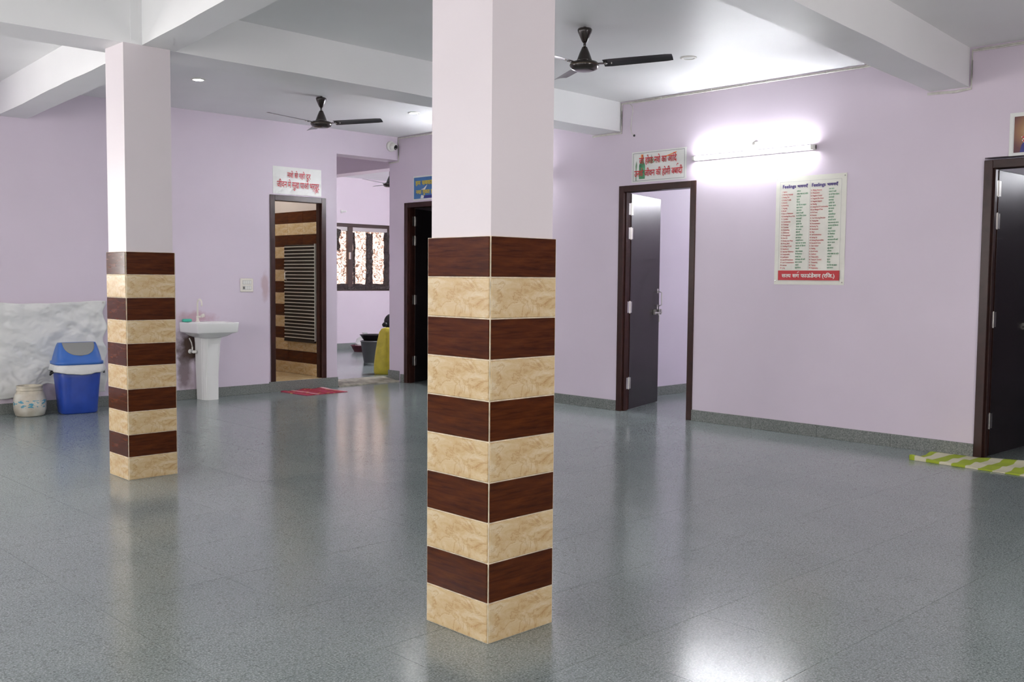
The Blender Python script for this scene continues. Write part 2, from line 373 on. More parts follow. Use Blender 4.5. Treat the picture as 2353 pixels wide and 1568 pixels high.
# bathroom shell
structure(obj('wall_bathroom_left', boxbm(4.9, 5.0, YB+WT, 12.1, 0, H), M_bath_upper))
structure(obj('wall_bathroom_end', boxbm(5.0, 6.41, 12.0, 12.1, 0, H), M_bath_upper))
bath_wall = structure(obj('wall_bathroom_right', boxbm(6.375, 6.41, YB+WT, 12.0, 0, H), M_bath_upper), 'bathroom wall of brown and beige tile bands')
bm = boxbm(5.0, 6.375, YB+WT, 12.0, 0.0, 0.118); box(bm, BD0, BD1, YB+0.002, YB+WT, 0.10, 0.118); structure(obj('floor_bathroom', bm, M_beige))

# floor: base + single slabs
SL, JX, JY = 0.55, 3.113, 2.146
floor = structure(obj('floor', boxbm(XL, XE, YR, YB+0.3, -0.14, -0.0025), M_joint), 'polished grey granite slab floor of the hall')
def slab_bm():
    bm = bmesh.new(); h = SL/2-0.0009; box(bm, -h, h, -h, h, -0.03, 0.0)
    return bm
sb = slab_bm(); slab_me = bpy.data.meshes.new('slab'); sb.to_mesh(slab_me); sb.free(); slab_me.materials.append(M_floor)
rest = bmesh.new(); yaw = math.radians(YAW)
i0, i1 = int((XL-JX)/SL)-1, int((XR-JX)/SL)+1; j0, j1 = int((YR-JY)/SL)-1, int((YB-JY)/SL)+1
for i in range(i0, i1+1):
    for j in range(j0, j1+1):
        x0, x1, y0, y1 = JX+i*SL, JX+(i+1)*SL, JY+j*SL, JY+(j+1)*SL
        cx, cy = (x0+x1)/2, (y0+y1)/2
        x0c, x1c, y0c, y1c = max(x0, XL), min(x1, XR+0.02), max(y0, YR), min(y1, YB)
        if x1c-x0c < 0.01 or y1c-y0c < 0.01: continue
        full = (x1c-x0c > SL-1e-3) and (y1c-y0c > SL-1e-3)
        fwd = cx*math.sin(yaw)+cy*math.cos(yaw); lat = abs(cx*math.cos(yaw)-cy*math.sin(yaw))
        seen = fwd > 1.7 and lat < 0.56*fwd+0.75
        if seen and full: share('slab', slab_me, (cx, cy, 0), 0, floor)
        elif seen: obj('slab', boxbm(x0c+0.0009, x1c-0.0009, y0c+0.0009, y1c-0.0009, -0.03, 0.0), M_floor, floor)
        else: box(rest, x0c+0.0009, x1c-0.0009, y0c+0.0009, y1c-0.0009, -0.03, 0.0)
r = obj('slab_remainder', rest, M_floor, floor); r['kind'] = 'stuff'
structure(obj('floor_side_rooms', boxbm(XR+0.02, XE, YR, 9.79, -0.03, 0.0), M_floor), 'grey granite floor of the side rooms')
structure(obj('floor_far_room', boxbm(6.53, XE, 9.90, YF, -0.03, FAR_Z), M_floor), 'grey floor of the room beyond the passage')
M_sill = plain('worn_stone_sill', (0.27, 0.25, 0.20), 0.6, var=0.55, vscale=9, bump=0.5, bscale=30)
bm = bmesh.new()
N = 24
for k in range(N):                                    # rough, worn ramp of the passage
    x0, x1 = 6.535+(XR-6.535)*k/N, 6.535+(XR-6.535)*(k+1)/N
    def yz(x): 
        f = noise.noise(Vector((x*9, 0, 0)))
        return 9.585+0.025*f, 0.004, 9.92, FAR_Z+0.004
    a, b2 = yz(x0), yz(x1)
    v = [bm.verts.new(p) for p in ((x0, a[0], -0.002), (x1, b2[0], -0.002), (x0, a[0], 0.012), (x1, b2[0], 0.012), (x0, 9.75, 0.036), (x1, 9.75, 0.036), (x0, a[2], a[3]), (x1, b2[2], b2[3]), (x0, a[2], 0), (x1, b2[2], 0))]
    for f in ((0, 1, 3, 2), (2, 3, 5, 4), (4, 5, 7, 6), (6, 7, 9, 8)): bm.faces.new([v[i] for i in f])
bmesh.ops.remove_doubles(bm, verts=bm.verts, dist=1e-5)
structure(obj('trim_threshold', fix(bm), M_sill), 'worn dirty stone sill across the open passage')
structure(obj('trim_bathroom_step', boxbm(BD0-0.02, 6.535, YB-0.014, YB+0.0, 0.0, 0.115), M_skirt), 'grey granite step below the bathroom door')

# skirting, laid in single pieces
def skirting(name, axis, a0, a1, face, out, z0=0.0, h=0.10, th=0.013, piece=0.62, label=None):
    root = structure(empty(name, (0, 0, 0)), label)
    n = max(1, round((a1-a0)/piece)); st = (a1-a0)/n
    for k in range(n):
        u0, u1 = a0+k*st+0.0008, a0+(k+1)*st-0.0008; t0, t1 = sorted((face, face+out*th))
        bm = bmesh.new()
        if axis == 'y': box(bm, t0, t1, u0, u1, z0, z0+h, bev=0.0015)
        else: box(bm, u0, u1, t0, t1, z0, z0+h, bev=0.0015)
        obj('skirting_piece', bm, M_skirt, root)
    return root
sk = skirting('baseboard_right', 'y', D3[1], D2[0], XR, -1, label='grey granite skirting below the wall poster')
for a0, a1 in ((D2[1], D1[0]), (D1[1], 9.56), (YR, D3[0])):
    n = max(1, round((a1-a0)/0.62)); st = (a1-a0)/n
    for k in range(n): obj('skirting_piece', boxbm(XR-0.013, XR, a0+k*st+0.0008, a0+(k+1)*st-0.0008, 0, 0.10, bev=0.0015), M_skirt, sk)
obj('skirting_piece', boxbm(XR-0.013, XR, 9.585, 9.79, 0.02, 0.135, bev=0.0015), M_skirt, sk)
obj('skirting_piece', boxbm(XR-0.013, XR+0.12, 9.79, 9.803, FAR_Z, 0.135, bev=0.0015), M_skirt, sk)
skirting('baseboard_back', 'x', XL, BD0-0.02, YB, -1, label='grey granite skirting along the wash basin wall')
skirting('baseboard_far', 'x', 6.53, XE, YF, -1, FAR_Z)
skirting('baseboard_room', 'x', XR+WT, XE, 6.655, -1)
skirting('baseboard_left', 'y', YR, YB, XL, 1)
skirting('baseboard_rear', 'x', XL, XR, YR, 1)

# beams (plan outlines as they run between the columns and the walls; slightly uneven plaster edges)
def beam(name, pts, label, wob=0.006):
    """pts: near-left, near-right, far-right, far-left"""
    (ax, ay), (bx, by), (cx, cy), (dx, dy) = pts
    bm = bmesh.new(); n = 16; R = []
    for k in range(n+1):
        t = k/n
        p, q = (ax+(bx-ax)*t, ay+(by-ay)*t), (dx+(cx-dx)*t, dy+(cy-dy)*t)
        s = 0 if k in (0, n) else wob
        w1, w2 = s*noise.noise(Vector((ax*3+t*7, ay, 1.3))), s*noise.noise(Vector((ax*3+t*7, ay, 9.1)))
        R.append([(p[0], p[1]+w2, H), (q[0], q[1]-w2, H), (q[0], q[1]+w1, ZB+w2), (p[0], p[1]-w1, ZB+w1)])
    rings(bm, R); return structure(obj(name, fix(bm), M_ceiling), label)
def beam_y(name, pts, label, wob=0.006):
    (ax, ay), (bx, by), (cx, cy), (dx, dy) = pts
    bm = bmesh.new(); n = 16; R = []
    for k in range(n+1):
        t = k/n; p, q = (ax+(dx-ax)*t, ay+(dy-ay)*t), (bx+(cx-bx)*t, by+(cy-by)*t)
        s = 0 if k in (0, n) else wob
        w1, w2 = s*noise.noise(Vector((ax*3+t*7, ay, 4.3))), s*noise.noise(Vector((ax*3+t*7, ay, 6.1)))
        R.append([(p[0]+w2, p[1], H), (q[0]-w2, q[1], H), (q[0]+w1, q[1], ZB+w2), (p[0]-w1, p[1], ZB+w1)])
    rings(bm, R); return structure(obj(name, fix(bm), M_ceiling), label)
beam('beam_middle', ((2.60, 6.032), (XR, 6.15), (XR, 6.49), (2.60, 6.38)), 'white ceiling beam from the far column to the wall over the middle door')
beam('beam_middle', ((XL, 6.18), (2.70, 6.032), (2.70, 6.40), (XL, 6.54)), 'white ceiling beam running past the far column')
beam('beam_near', ((2.45, 2.50), (XR, 2.905), (XR, 3.185), (2.45, 2.78)), 'white ceiling beam from the near column to the wall beside the poster')
beam('beam_near', ((XL, 2.25), (2.45, 2.50), (2.45, 2.78), (XL, 2.53)), None)
beam_y('beam_cross', ((2.325, 2.70), (2.545, 2.70), (2.91, 6.20), (2.69, 6.20)), 'white ceiling beam between the two tiled columns')
beam_y('beam_cross', ((2.70, 6.40), (2.93, 6.40), (3.175, YB), (2.925, YB)), 'white ceiling beam from the far column to the wash basin wall')
beam_y('beam_cross', ((2.03, YR), (2.25, YR), (2.56, 2.6), (2.32, 2.6)), None)
structure(obj('beam_far_room', boxbm(7.86, 8.10, YB+0.24, YF, ZB, H), M_far_wall), 'beam of the room beyond the passage')

# ---------------------------------------------------------------- windows in the walls behind the camera and the far window
M_winframe = plain('dark_brown_window_frame', (0.05, 0.028, 0.022), 0.35)
def plain_window(name, axis, a0, a1, t, z0, z1):
    root = structure(empty(name, (0, 0, 0)))
    def bar(nm, u0, u1, v0, v1, d=0.03):
        bm = bmesh.new()
        if axis == 'y': box(bm, t-d, t+d, u0, u1, v0, v1)
        else: box(bm, u0, u1, t-d, t+d, v0, v1)
        obj(nm, bm, M_winframe, root)
    f = 0.05
    bar('sill', a0, a1, z0, z0+f); bar('head', a0, a1, z1-f, z1); bar('jamb', a0, a0+f, z0+f, z1-f); bar('jamb', a1-f, a1, z0+f, z1-f)
    for k in range(1, 3): bar('mullion', a0+(a1-a0)*k/3-0.02, a0+(a1-a0)*k/3+0.02, z0+f, z1-f, 0.02)
    for k in range(1, 6): bar('grille_bar', a0+f, a1-f, z0+f+(z1-z0-2*f)*k/6-0.006, z0+f+(z1-z0-2*f)*k/6+0.006, 0.008)
def portal(cx, cy, cz, sx, sz, rot):
    ld = bpy.data.lights.new('window_daylight', 'AREA'); ld.shape = 'RECTANGLE'; ld.size = sx; ld.size_y = sz; ld.energy = 1; ld.cycles.is_portal = True
    lo = bpy.data.objects.new('window_daylight', ld); COL.objects.link(lo); lo.location = (cx, cy, cz); lo.rotation_euler = rot
nwin = 2
for (a0, a1, z0, z1) in WIN_LEFT:
    plain_window('window_%d' % nwin, 'y', a0, a1, XL-WT/2, z0, z1); nwin += 1
    portal(XL-WT-0.02, (a0+a1)/2, (z0+z1)/2, z1-z0, a1-a0, (0, -PI/2, 0))      # faces +X
for (a0, a1, z0, z1) in WIN_REAR:
    plain_window('window_%d' % nwin, 'x', a0, a1, YR-WT/2, z0, z1); nwin += 1
    portal((a0+a1)/2, YR-WT-0.02, (z0+z1)/2, a1-a0, z1-z0, (PI/2, 0, 0))       # faces +Y
plain_window('window_%d' % nwin, 'x', WIN_BACK[0], WIN_BACK[1], YB+WT/2, WIN_BACK[2], WIN_BACK[3])
portal((WIN_BACK[0]+WIN_BACK[1])/2, YB+WT+0.02, (WIN_BACK[2]+WIN_BACK[3])/2, WIN_BACK[1]-WIN_BACK[0], WIN_BACK[3]-WIN_BACK[2], (-PI/2, 0, 0))
portal((FW[0]+FW[1])/2, YF+WT+0.02, (FW[2]+FW[3])/2, FW[1]-FW[0], FW[3]-FW[2], (-PI/2, 0, 0))

# far window with crumpled film
def film_mat(name, col, dark):
    m, nt, b = mat_base(name); L = nt.links
    tc = nd(nt, 'ShaderNodeTexCoord')
    n = nd(nt, 'ShaderNodeTexNoise', Scale=7.0, Detail=8.0, Distortion=2.5); L.new(tc.outputs['Object'], n.inputs['Vector'])
    if dark:
        b.inputs['Base Color'].default_value = (*col, 1); b.inputs['Roughness'].default_value = 0.22
        bp = nd(nt, 'ShaderNodeBump', Strength=0.9, Distance=0.05); L.new(n.outputs['Fac'], bp.inputs['Height']); L.new(bp.outputs[0], b.inputs['Normal'])
    else:
        d = nd(nt, 'ShaderNodeMath', operation='SUBTRACT'); d.inputs[1].default_value = 0.5; L.new(n.outputs['Fac'], d.inputs[0])
        ab = nd(nt, 'ShaderNodeMath', operation='ABSOLUTE'); L.new(d.outputs[0], ab.inputs[0])
        r = ramp(nt, ((0.0, (0.03, 0.018, 0.014)), (0.010, (0.11, 0.07, 0.055)), (0.045, col)), ab.outputs[0])
        t = nd(nt, 'ShaderNodeBsdfTranslucent'); L.new(r.outputs[0], t.inputs['Color'])
        L.new(t.outputs[0], nt.nodes['Material Output'].inputs['Surface'])
    return m
M_film = film_mat('crinkled_clear_film', (0.40, 0.345, 0.325), False)
M_dark_film = film_mat('crumpled_dark_plastic', (0.035, 0.022, 0.018), True)
w1 = structure(empty('window_1', (0, 0, 0)), 'dark framed window covered with crumpled plastic film')
x0, x1, z0, z1 = FW
yw = YF+0.02
def wbox(nm, a, b, c, d, y0=yw, y1=yw+0.06, mt=M_winframe, par=w1): return obj(nm, boxbm(a, b, y0, y1, c, d, bev=0.003), mt, par)
wbox('sill', x0, x1, z0, z0+0.07); wbox('head', x0, x1, z1-0.06, z1); wbox('jamb', x0, x0+0.06, z0+0.07, z1-0.06); wbox('jamb', x1-0.05, x1, z0+0.07, z1-0.06)
wbox('mullion', 9.80, 9.90, z0+0.07, z1-0.06, yw-0.02, yw+0.06)
wbox('handle', 9.81, 9.835, 1.58, 1.70, yw-0.06, yw-0.02, M_steel)
wbox('head_rail', x0+0.06, x1-0.05, 2.06, 2.13, yw-0.005, yw+0.03, M_steel)
for a, b in ((x0+0.06, 9.80), (9.90, 10.24), (10.24, x1-0.05)):
    obj('pane', boxbm(a, b, yw+0.035, yw+0.04, z0+0.07, z1-0.06), M_film, w1)
def crumple(nm, a, b, c, d, amp=0.03, nx=10, nz=22, edge=0.02):
    bm = bmesh.new(); G = []
    for i in range(nx+1):
        row = []
        for k in range(nz+1):
            x = a+(b-a)*i/nx; z = c+(d-c)*k/nz
            ex = edge*noise.noise(Vector((x*5, z*9, 3.3))) if i in (0, nx) else 0
            ez = edge*noise.noise(Vector((x*9, z*5, 5.3))) if k in (0, nz) else 0
            row.append(bm.verts.new((x+ex, yw-0.005-abs(amp*noise.noise(Vector((x*14, z*14, 0.7)))), z+ez)))
        G.append(row)
    for i in range(nx):
        for k in range(nz): bm.faces.new((G[i][k], G[i+1][k], G[i+1][k+1], G[i][k+1]))
    r = bmesh.ops.extrude_face_region(bm, geom=bm.faces[:]); bmesh.ops.translate(bm, verts=[v for v in r['geom'] if isinstance(v, bmesh.types.BMVert)], vec=(0, 0.004, 0))
    return obj(nm, fix(bm), M_dark_film, w1)
crumple('plastic_strip', 10.175, 10.325, z0+0.05, 2.04, 0.03); crumple('plastic_strip', 10.56, x1-0.01, z0+0.05, 2.06, 0.03)
crumple('plastic_strip', 9.905, 9.955, z0+0.05, 2.04, 0.02); crumple('plastic_strip', 9.58, x1-0.03, z0+0.02, z0+0.12, 0.03, 24, 6)
crumple('plastic_strip', 9.56, 9.63, 1.72, 2.08, 0.03, 6, 12, 0.05)

# ---------------------------------------------------------------- columns
def tiled_column(x, y, sx, sy, top, label, rows=10):
    root = tag(empty('tiled_column', (x, y, 0)), label, 'column'); root['kind'] = 'thing'
    ins = 0.013; rh = top/rows; g = 0.0045; th = 0.009
    obj('plaster_shaft', boxbm(ins, sx-ins, ins, sy-ins, top-0.02, ZB), M_column, root)
    obj('grout_core', boxbm(0.0035, sx-0.0035, 0.0035, sy-0.0035, 0, top-0.001), M_grout, root)
    meshes = {}
    def tile_mesh(wd, mt, nm):
        if (wd, nm) not in meshes:
            bm = bmesh.new(); box(bm, -wd/2, wd/2, 0, th, -(rh-g)/2, (rh-g)/2, bev=0.0018)
            me = bpy.data.meshes.new(nm); bm.normal_update(); bm.to_mesh(me); bm.free(); me.materials.append(mt); meshes[(wd, nm)] = me
        return meshes[(wd, nm)]
    for k in range(rows):
        mt, nm = (M_beige, 'beige_tile') if k % 2 == 0 else (M_brown, 'brown_tile')
        z = (k+0.5)*rh
        wx, wy = sx-0.014, sy-0.014
        share(nm, tile_mesh(wx, mt, nm), (sx/2, 0, z), 0, root); share(nm, tile_mesh(wx, mt, nm), (sx/2, sy, z), PI, root)
        share(nm, tile_mesh(wy, mt, nm), (0, sy/2, z), -PI/2, root); share(nm, tile_mesh(wy, mt, nm), (sx, sy/2, z), PI/2, root)
    return root
tiled_column(2.2994, 2.4706, 0.3314, 0.3422, 1.4215, 'nearest square column clad in bands of brown and beige tiles')
tiled_column(2.5389, 6.0172, 0.3245, 0.2945, 1.4215, 'smaller looking tiled column farther back, beside the wash basin and blue bin')

# bathroom tiles
rhb = 0.1375
def bath_tile(mt, nm):
    bm = bmesh.new(); box(bm, -0.164, 0.164, 0, 0.012, -rhb/2+0.001, rhb/2-0.001, bev=0.001)
    me = bpy.data.meshes.new(nm); bm.normal_update(); bm.to_mesh(me); bm.free(); me.materials.append(mt); return me
bt = {0: bath_tile(M_beige, 'beige_tile'), 1: bath_tile(M_brown, 'brown_tile')}
for k in range(14):
    for j in range(6):
        share('beige_tile' if k % 2 == 0 else 'brown_tile', bt[k % 2], (6.363, YB+WT+0.165+j*0.33, 0.12+(k+0.5)*rhb), -PI/2, bath_wall)

# ================================================================ DOORS
# wall frames: local x runs to the viewer's right along the wall, y goes into the wall, z up
RW, BW = -PI/2, 0.0
def door(name, loc, rotz, W, zt, label, angle=106.0, swing=True, hinges=(1.955, 1.722, 1.008, 0.265), z0=0.0, latch=True):
    root = structure(empty(name, loc, rotz), label)
    f, d, pr = 0.06, 0.105, 0.012
    fr = empty('door_frame', (0, 0, 0), 0, root)
    def post(nm, a, b, c, e):
        bm = bmesh.new(); box(bm, a, b, -pr, d, c, e, bev=0.003); obj(nm, bm, M_frame, fr)
    post('jamb', 0, f, z0, zt); post('jamb', W-f, W, z0, zt); post('head', f, W-f, zt-f, zt)
    # rebate strip the leaf closes against
    obj('stop_bead', boxbm(f, f+0.012, 0.02, 0.055, z0, zt-f), M_frame, fr); obj('stop_bead', boxbm(W-f-0.012, W-f, 0.02, 0.055, z0, zt-f), M_frame, fr)
    if not swing: return root
    lw, lt, lh = W-2*f-0.006, 0.034, zt-f-z0-0.012
    leaf = empty('door_leaf', (f+0.004, d+0.004, z0+0.008), math.radians(angle), root)
    obj('panel', boxbm(0.004, lw, 0, lt, 0, lh, bev=0.002), M_leaf, leaf)
    obj('edge_lipping', boxbm(0.0, 0.004, 0, lt, 0, lh), M_frame, leaf)
    for hz in hinges:
        bm = bmesh.new(); tube(bm, [(f+0.002, d+0.002, hz-0.06), (f+0.002, d+0.002, hz+0.06)], 0.0065, 10)
        box(bm, f+0.0005, f+0.004, d-0.035, d, hz-0.055, hz+0.055)
        a = math.radians(angle); c, s = math.cos(a), math.sin(a)
        v = box(bm, 0.004, 0.036, -0.003, 0.0, hz-0.055, hz+0.055)
        for q in v:
            x, y = q.co.x, q.co.y; q.co.x = f+0.004+c*x-s*y; q.co.y = d+0.004+s*x+c*y
        obj('hinge', fix(bm), M_steel, root)
    if latch:
        hx = lw-0.055
        bm = bmesh.new(); tube(bm, [(hx+0.01, 0, 1.145), (hx+0.01, -0.02, 1.145), (hx+0.01, -0.045, 1.135), (hx+0.01, -0.045, 1.01), (hx+0.01, -0.02, 1.0), (hx+0.01, 0, 1.0)], 0.006, 8)
        box(bm, hx-0.004, hx+0.024, -0.003, 0, 1.13, 1.175); box(bm, hx-0.004, hx+0.024, -0.003, 0, 0.965, 1.01)
        obj('pull_handle', fix(bm), M_steel, leaf)
        bm = bmesh.new(); tube(bm, [(hx-0.13, -0.022, 0.93), (hx+0.075, -0.022, 0.93)], 0.0075, 10)
        for q in (hx-0.10, hx+0.0, hx+0.045): box(bm, q-0.009, q+0.009, -0.032, 0, 0.91, 0.965, bev=0.003)
        tube(bm, [(hx-0.05, -0.024, 0.93), (hx-0.05, -0.045, 0.90), (hx-0.05, -0.045, 0.835)], 0.006, 8)
        obj('sliding_bolt', fix(bm), M_steel, leaf)
    return root
door('door_2', (XR, D2[1], 0), RW, D2[1]-D2[0], DOOR_TOP, 'open dark door below the alcohol warning banner')
door('door_3', (XR, D3[1], 0), RW, D3[1]-D3[0], DOOR_TOP-0.02, 'open black door at the edge of view with a green striped mat', 88)
door('door_1', (XR, D1[1], 0), RW, D1[1]-D1[0], DOOR_TOP, 'open dark door beside the passage, half hidden by the near column', 112)
door('door_4', (BD0, YB, 0), BW, BD1-BD0, BDZ1, 'dark bathroom door frame with a raised sill', swing=False, z0=BDZ0)

# slatted shutter against the bathroom wall
sp = tag(empty('slatted_panel', (6.34, 9.765, 0.535), RW-PI), 'dark slatted panel with thin pale bars inside the bathroom doorway', 'panel')
M_panel = plain('dark_panel', (0.016, 0.011, 0.008), 0.5); M_slat = plain('pale_slat', (0.62, 0.60, 0.54), 0.35)
PW, PH = 0.66, 1.115
sp.rotation_euler = (0, 0, PI/2)      # local x -> +Y, local y -> -X (towards the viewer)
obj('backing', boxbm(0, PW, 0.0, 0.012, 0, PH), M_panel, sp)
obj('edge_strip', boxbm(-0.008, 0.0, -0.001, 0.022, -0.006, PH+0.006), M_slat, sp); obj('bottom_rail', boxbm(0, PW, 0.0, 0.02, -0.03, 0.0), M_panel, sp)
sbm = bmesh.new(); box(sbm, 0.004, PW-0.004, 0.012, 0.021, -0.0052, 0.0052, bev=0.002); sm = bpy.data.meshes.new('slat'); sbm.normal_update(); sbm.to_mesh(sm); sbm.free(); sm.materials.append(M_slat)
for k in range(27): share('slat', sm, (0, 0, 0.02+k*0.0412), 0, sp)
bm = bmesh.new(); tube(bm, [(PW-0.06, 0.02, 0.80), (PW-0.06, 0.045, 0.79), (PW-0.06, 0.045, 0.71), (PW-0.06, 0.02, 0.70)], 0.006); obj('handle', fix(bm), M_steel, sp)

# ================================================================ LAMPS AND CEILING FITTINGS
def tube_light(loc, rotz, length, mat_e, label, nm='tube_light'):
    root = tag(empty(nm, loc, rotz), label, 'light')
    obj('batten', boxbm(0, length, -0.022, 0, -0.02, 0.022, bev=0.003), M_white_plastic, root)
    for x in (0, length-0.03): obj('end_holder', boxbm(x, x+0.03, -0.052, -0.0, -0.018, 0.018, bev=0.004), M_white_plastic, root)
    bm = bmesh.new(); tube(bm, [(0.03, -0.038, 0), (length-0.03, -0.038, 0)], 0.0135, 16); obj('tube', bm, mat_e, root, True)
    return root
M_tube = emit('lit_tube', TUBE_COLOUR, TUBE_STRENGTH); M_room_fill = emit('room_fill_tube', TUBE_COLOUR, ROOM_FILL_STRENGTH); M_tube5 = emit('lit_unseen_tube', TUBE_COLOUR, 110.0)
tube_light((XR, 5.285, 2.362), RW, 1.19, M_tube, 'glowing white tube light on the lavender wall above the poster')
M_tube4 = emit('lit_second_tube', TUBE_COLOUR, SECOND_TUBE_STRENGTH)
tube_light((XL, 7.75, 2.55), PI/2, 1.19, M_tube5, 'added unseen fill tube on the window wall opposite the doors, nearer the basin')  # added out of view to brighten the back wall and far ceiling bay
tube_light((XL, 4.10, 2.55), PI/2, 1.19, M_tube5, 'added unseen fill tube on the window wall opposite the doors, between two windows')  # added out of view to lift the ceiling bay between the beams
tube_light((XR, 8.35, 2.362), RW, 1.19, M_tube4, 'second lit tube light on the lavender wall, behind the near column')
tube_light((XE, 6.30, 2.36), RW, 1.19, M_tube5, 'lit tube light on the end wall of the room behind the middle door')
M_far_fill = emit('far_room_fill_tube', TUBE_COLOUR, FAR_FILL_STRENGTH)
tube_light((XE, 2.1, 2.42), RW, 1.19, emit('lit_near_room_tube', TUBE_COLOUR, 45.0), 'lit tube light on the end wall of the room behind the near door')
tube_light((9.9, 3.15, 2.36), PI, 1.19, M_room_fill, 'added fill tube on the hidden side wall of the room behind the middle door')  # fill added to light the wall seen through the middle doorway
tube_light((XE-0.9, 9.79, 2.3), PI, 1.19, M_far_fill, 'added unseen fill tube in the room beyond the passage')  # hidden fill added to brighten the far room
bh = tag(empty('lamp_holder', (XR, 4.656, 2.432), RW), 'small round white lamp holder above the tube light', 'lamp holder')
bm = bmesh.new(); lathe(bm, [(0.034, 0), (0.034, 0.012), (0.022, 0.016), (0.020, 0.045), (0.016, 0.048)], 24); o = obj('holder_body', bm, M_white_plastic, bh, True); o.rotation_euler = (PI/2, 0, 0)
def downlight(x, y, lit, label, power=DOWNLIGHT_STRENGTH):
    root = tag(empty('downlight', (x, y, H)), label, 'light')
    bm = bmesh.new(); lathe(bm, [(0.062, 0.0), (0.062, -0.006), (0.052, -0.010), (0.040, -0.008), (0.040, -0.004)], 36, cap0=False, cap1=False); obj('rim', fix(bm), M_white_plastic, root, True)
    bm = bmesh.new(); lathe(bm, [(0.040, -0.003), (0.040, -0.006)], 32); obj('diffuser', fix(bm), emit('lit_diffuser', (1, 0.98, 0.96, 1), power) if lit else plain('unlit_diffuser', (0.74, 0.76, 0.74), 0.3), root)
downlight(4.073, 8.09, True, 'lit round downlight beside the far column')
downlight(6.428, 8.077, True, 'lit round downlight above the passage, by the near column edge')
downlight(6.277, 4.552, False, 'unlit round downlight in front of the tube light')
downlight(5.7, 10.45, True, 'added unseen fill downlight in the bathroom ceiling', 600.0)  # unseen lamp added to brighten the bathroom interior

def ceiling_fan(x, y, a0, label, drop=0.235, R=0.59, zc=H):
    root = tag(empty('ceiling_fan', (x, y, zc)), label, 'fan')
    bm = bmesh.new(); lathe(bm, [(0.046, -0.012), (0.050, -0.02), (0.047, -0.035), (0.020, -0.095), (0.012, -0.105)], 28); obj('canopy', fix(bm), M_fan, root, True)
    bm = bmesh.new(); tube(bm, [(0, 0, 0), (0, 0, -drop+0.02)], 0.0095, 12); obj('down_rod', bm, M_fan, root, True)
    z = -drop
    bm = bmesh.new(); lathe(bm, [(0.012, z+0.105), (0.018, z+0.10), (0.036, z+0.058), (0.050, z+0.02), (0.055, z+0.005)], 32); obj('motor_cowl', fix(bm), M_fan, root, True)
    bm = bmesh.new(); lathe(bm, [(0.055, z+0.008), (0.088, z), (0.098, z-0.012), (0.098, z-0.028), (0.086, z-0.045), (0.060, z-0.055), (0.0, z-0.058)][:-1]+[(0.02, z-0.057)], 40); obj('motor', fix(bm), M_fan, root, True)
    bm = bmesh.new(); lathe(bm, [(0.0985, z-0.016), (0.1005, z-0.019), (0.0985, z-0.023)], 40, cap0=False, cap1=False); obj('trim_ring', fix(bm), M_ring, root, True)
    for k in range(3):
        a = a0+k*2*PI/3
        b = empty('blade', (0, 0, z-0.012), a, root)
        bm = bmesh.new(); box(bm, 0.085, 0.155, -0.016, 0.016, -0.004, 0.002, bev=0.001); obj('blade_iron', bm, M_fan, b)
        bm = bmesh.new(); n = 10; R0, pitch = 0.130, math.radians(-12); rs = []
        for i in range(n+1):
            t = i/n; u = R0+(R-R0)*t; hw = 0.060-0.006*t
            if i in (0, n): hw -= 0.006
            sec = []
            for (v, h) in ((-1, 0.0), (-0.5, 0.005), (0, 0.0065), (0.5, 0.005), (1, 0), (0.5, 0.003), (0, 0.0045), (-0.5, 0.003)):
                yy = v*hw; sec.append((u, yy*math.cos(pitch), h+yy*math.sin(pitch)+0.035*(u-R0)))
            rs.append(sec)
        rings(bm, rs); obj('blade_sheet', fix(bm), M_blade, b)
        for (u, v) in ((0.145, 0.012), (0.145, -0.012), (0.185, 0.0)):
            bm = bmesh.new(); lathe(bm, [(0.004, -0.007), (0.004, 0.004)], 8, u, v); obj('rivet', fix(bm), M_steel, b)
    return root
ceiling_fan(5.051, 4.514, math.radians(-61), 'dark brown ceiling fan in front of the tube light, half behind the near column')
ceiling_fan(5.265, 8.008, math.radians(-54), 'dark brown ceiling fan over the bathroom door side of the hall')
ceiling_fan(8.98, 11.85, math.radians(195), 'small far ceiling fan in the room beyond the passage', drop=0.30)

# ================================================================ SIGNS
def sheet_bm(W, Ht, amp=0.004, nx=14, nz=8, seed=0.0, th=0.002, edge=0.0):
    bm = bmesh.new(); G = []
    for i in range(nx+1):
        row = []
        for k in range(nz+1):
            x, z = W*i/nx, Ht*k/nz
            y = -th-abs(amp*noise.noise(Vector((x*5, z*6, seed))))
            row.append(bm.verts.new((x, y, z)))
        G.append(row)
    for i in range(nx):
        for k in range(nz): bm.faces.new((G[i][k], G[i+1][k], G[i+1][k+1], G[i][k+1]))
    r = bmesh.ops.extrude_face_region(bm, geom=bm.faces[:]); bmesh.ops.translate(bm, verts=[v for v in r['geom'] if isinstance(v, bmesh.types.BMVert)], vec=(0, th*0.8, 0))
    return fix(bm)
def frame_line(name, parent, mat, x0, x1, z0, z1, wd, y):
    bm = bmesh.new()
    for a, b, c, d in ((x0, x1, z0, z0+wd), (x0, x1, z1-wd, z1), (x0, x0+wd, z0+wd, z1-wd), (x1-wd, x1, z0+wd, z1-wd)): box(bm, a, b, y-0.0006, y, c, d)
    return obj(name, bm, mat, parent)
def flat(name, parent, mat, pts, y):
    bm = bmesh.new(); extrude_poly(bm, pts, y-0.0006, y); return obj(name, fix(bm), mat, parent)
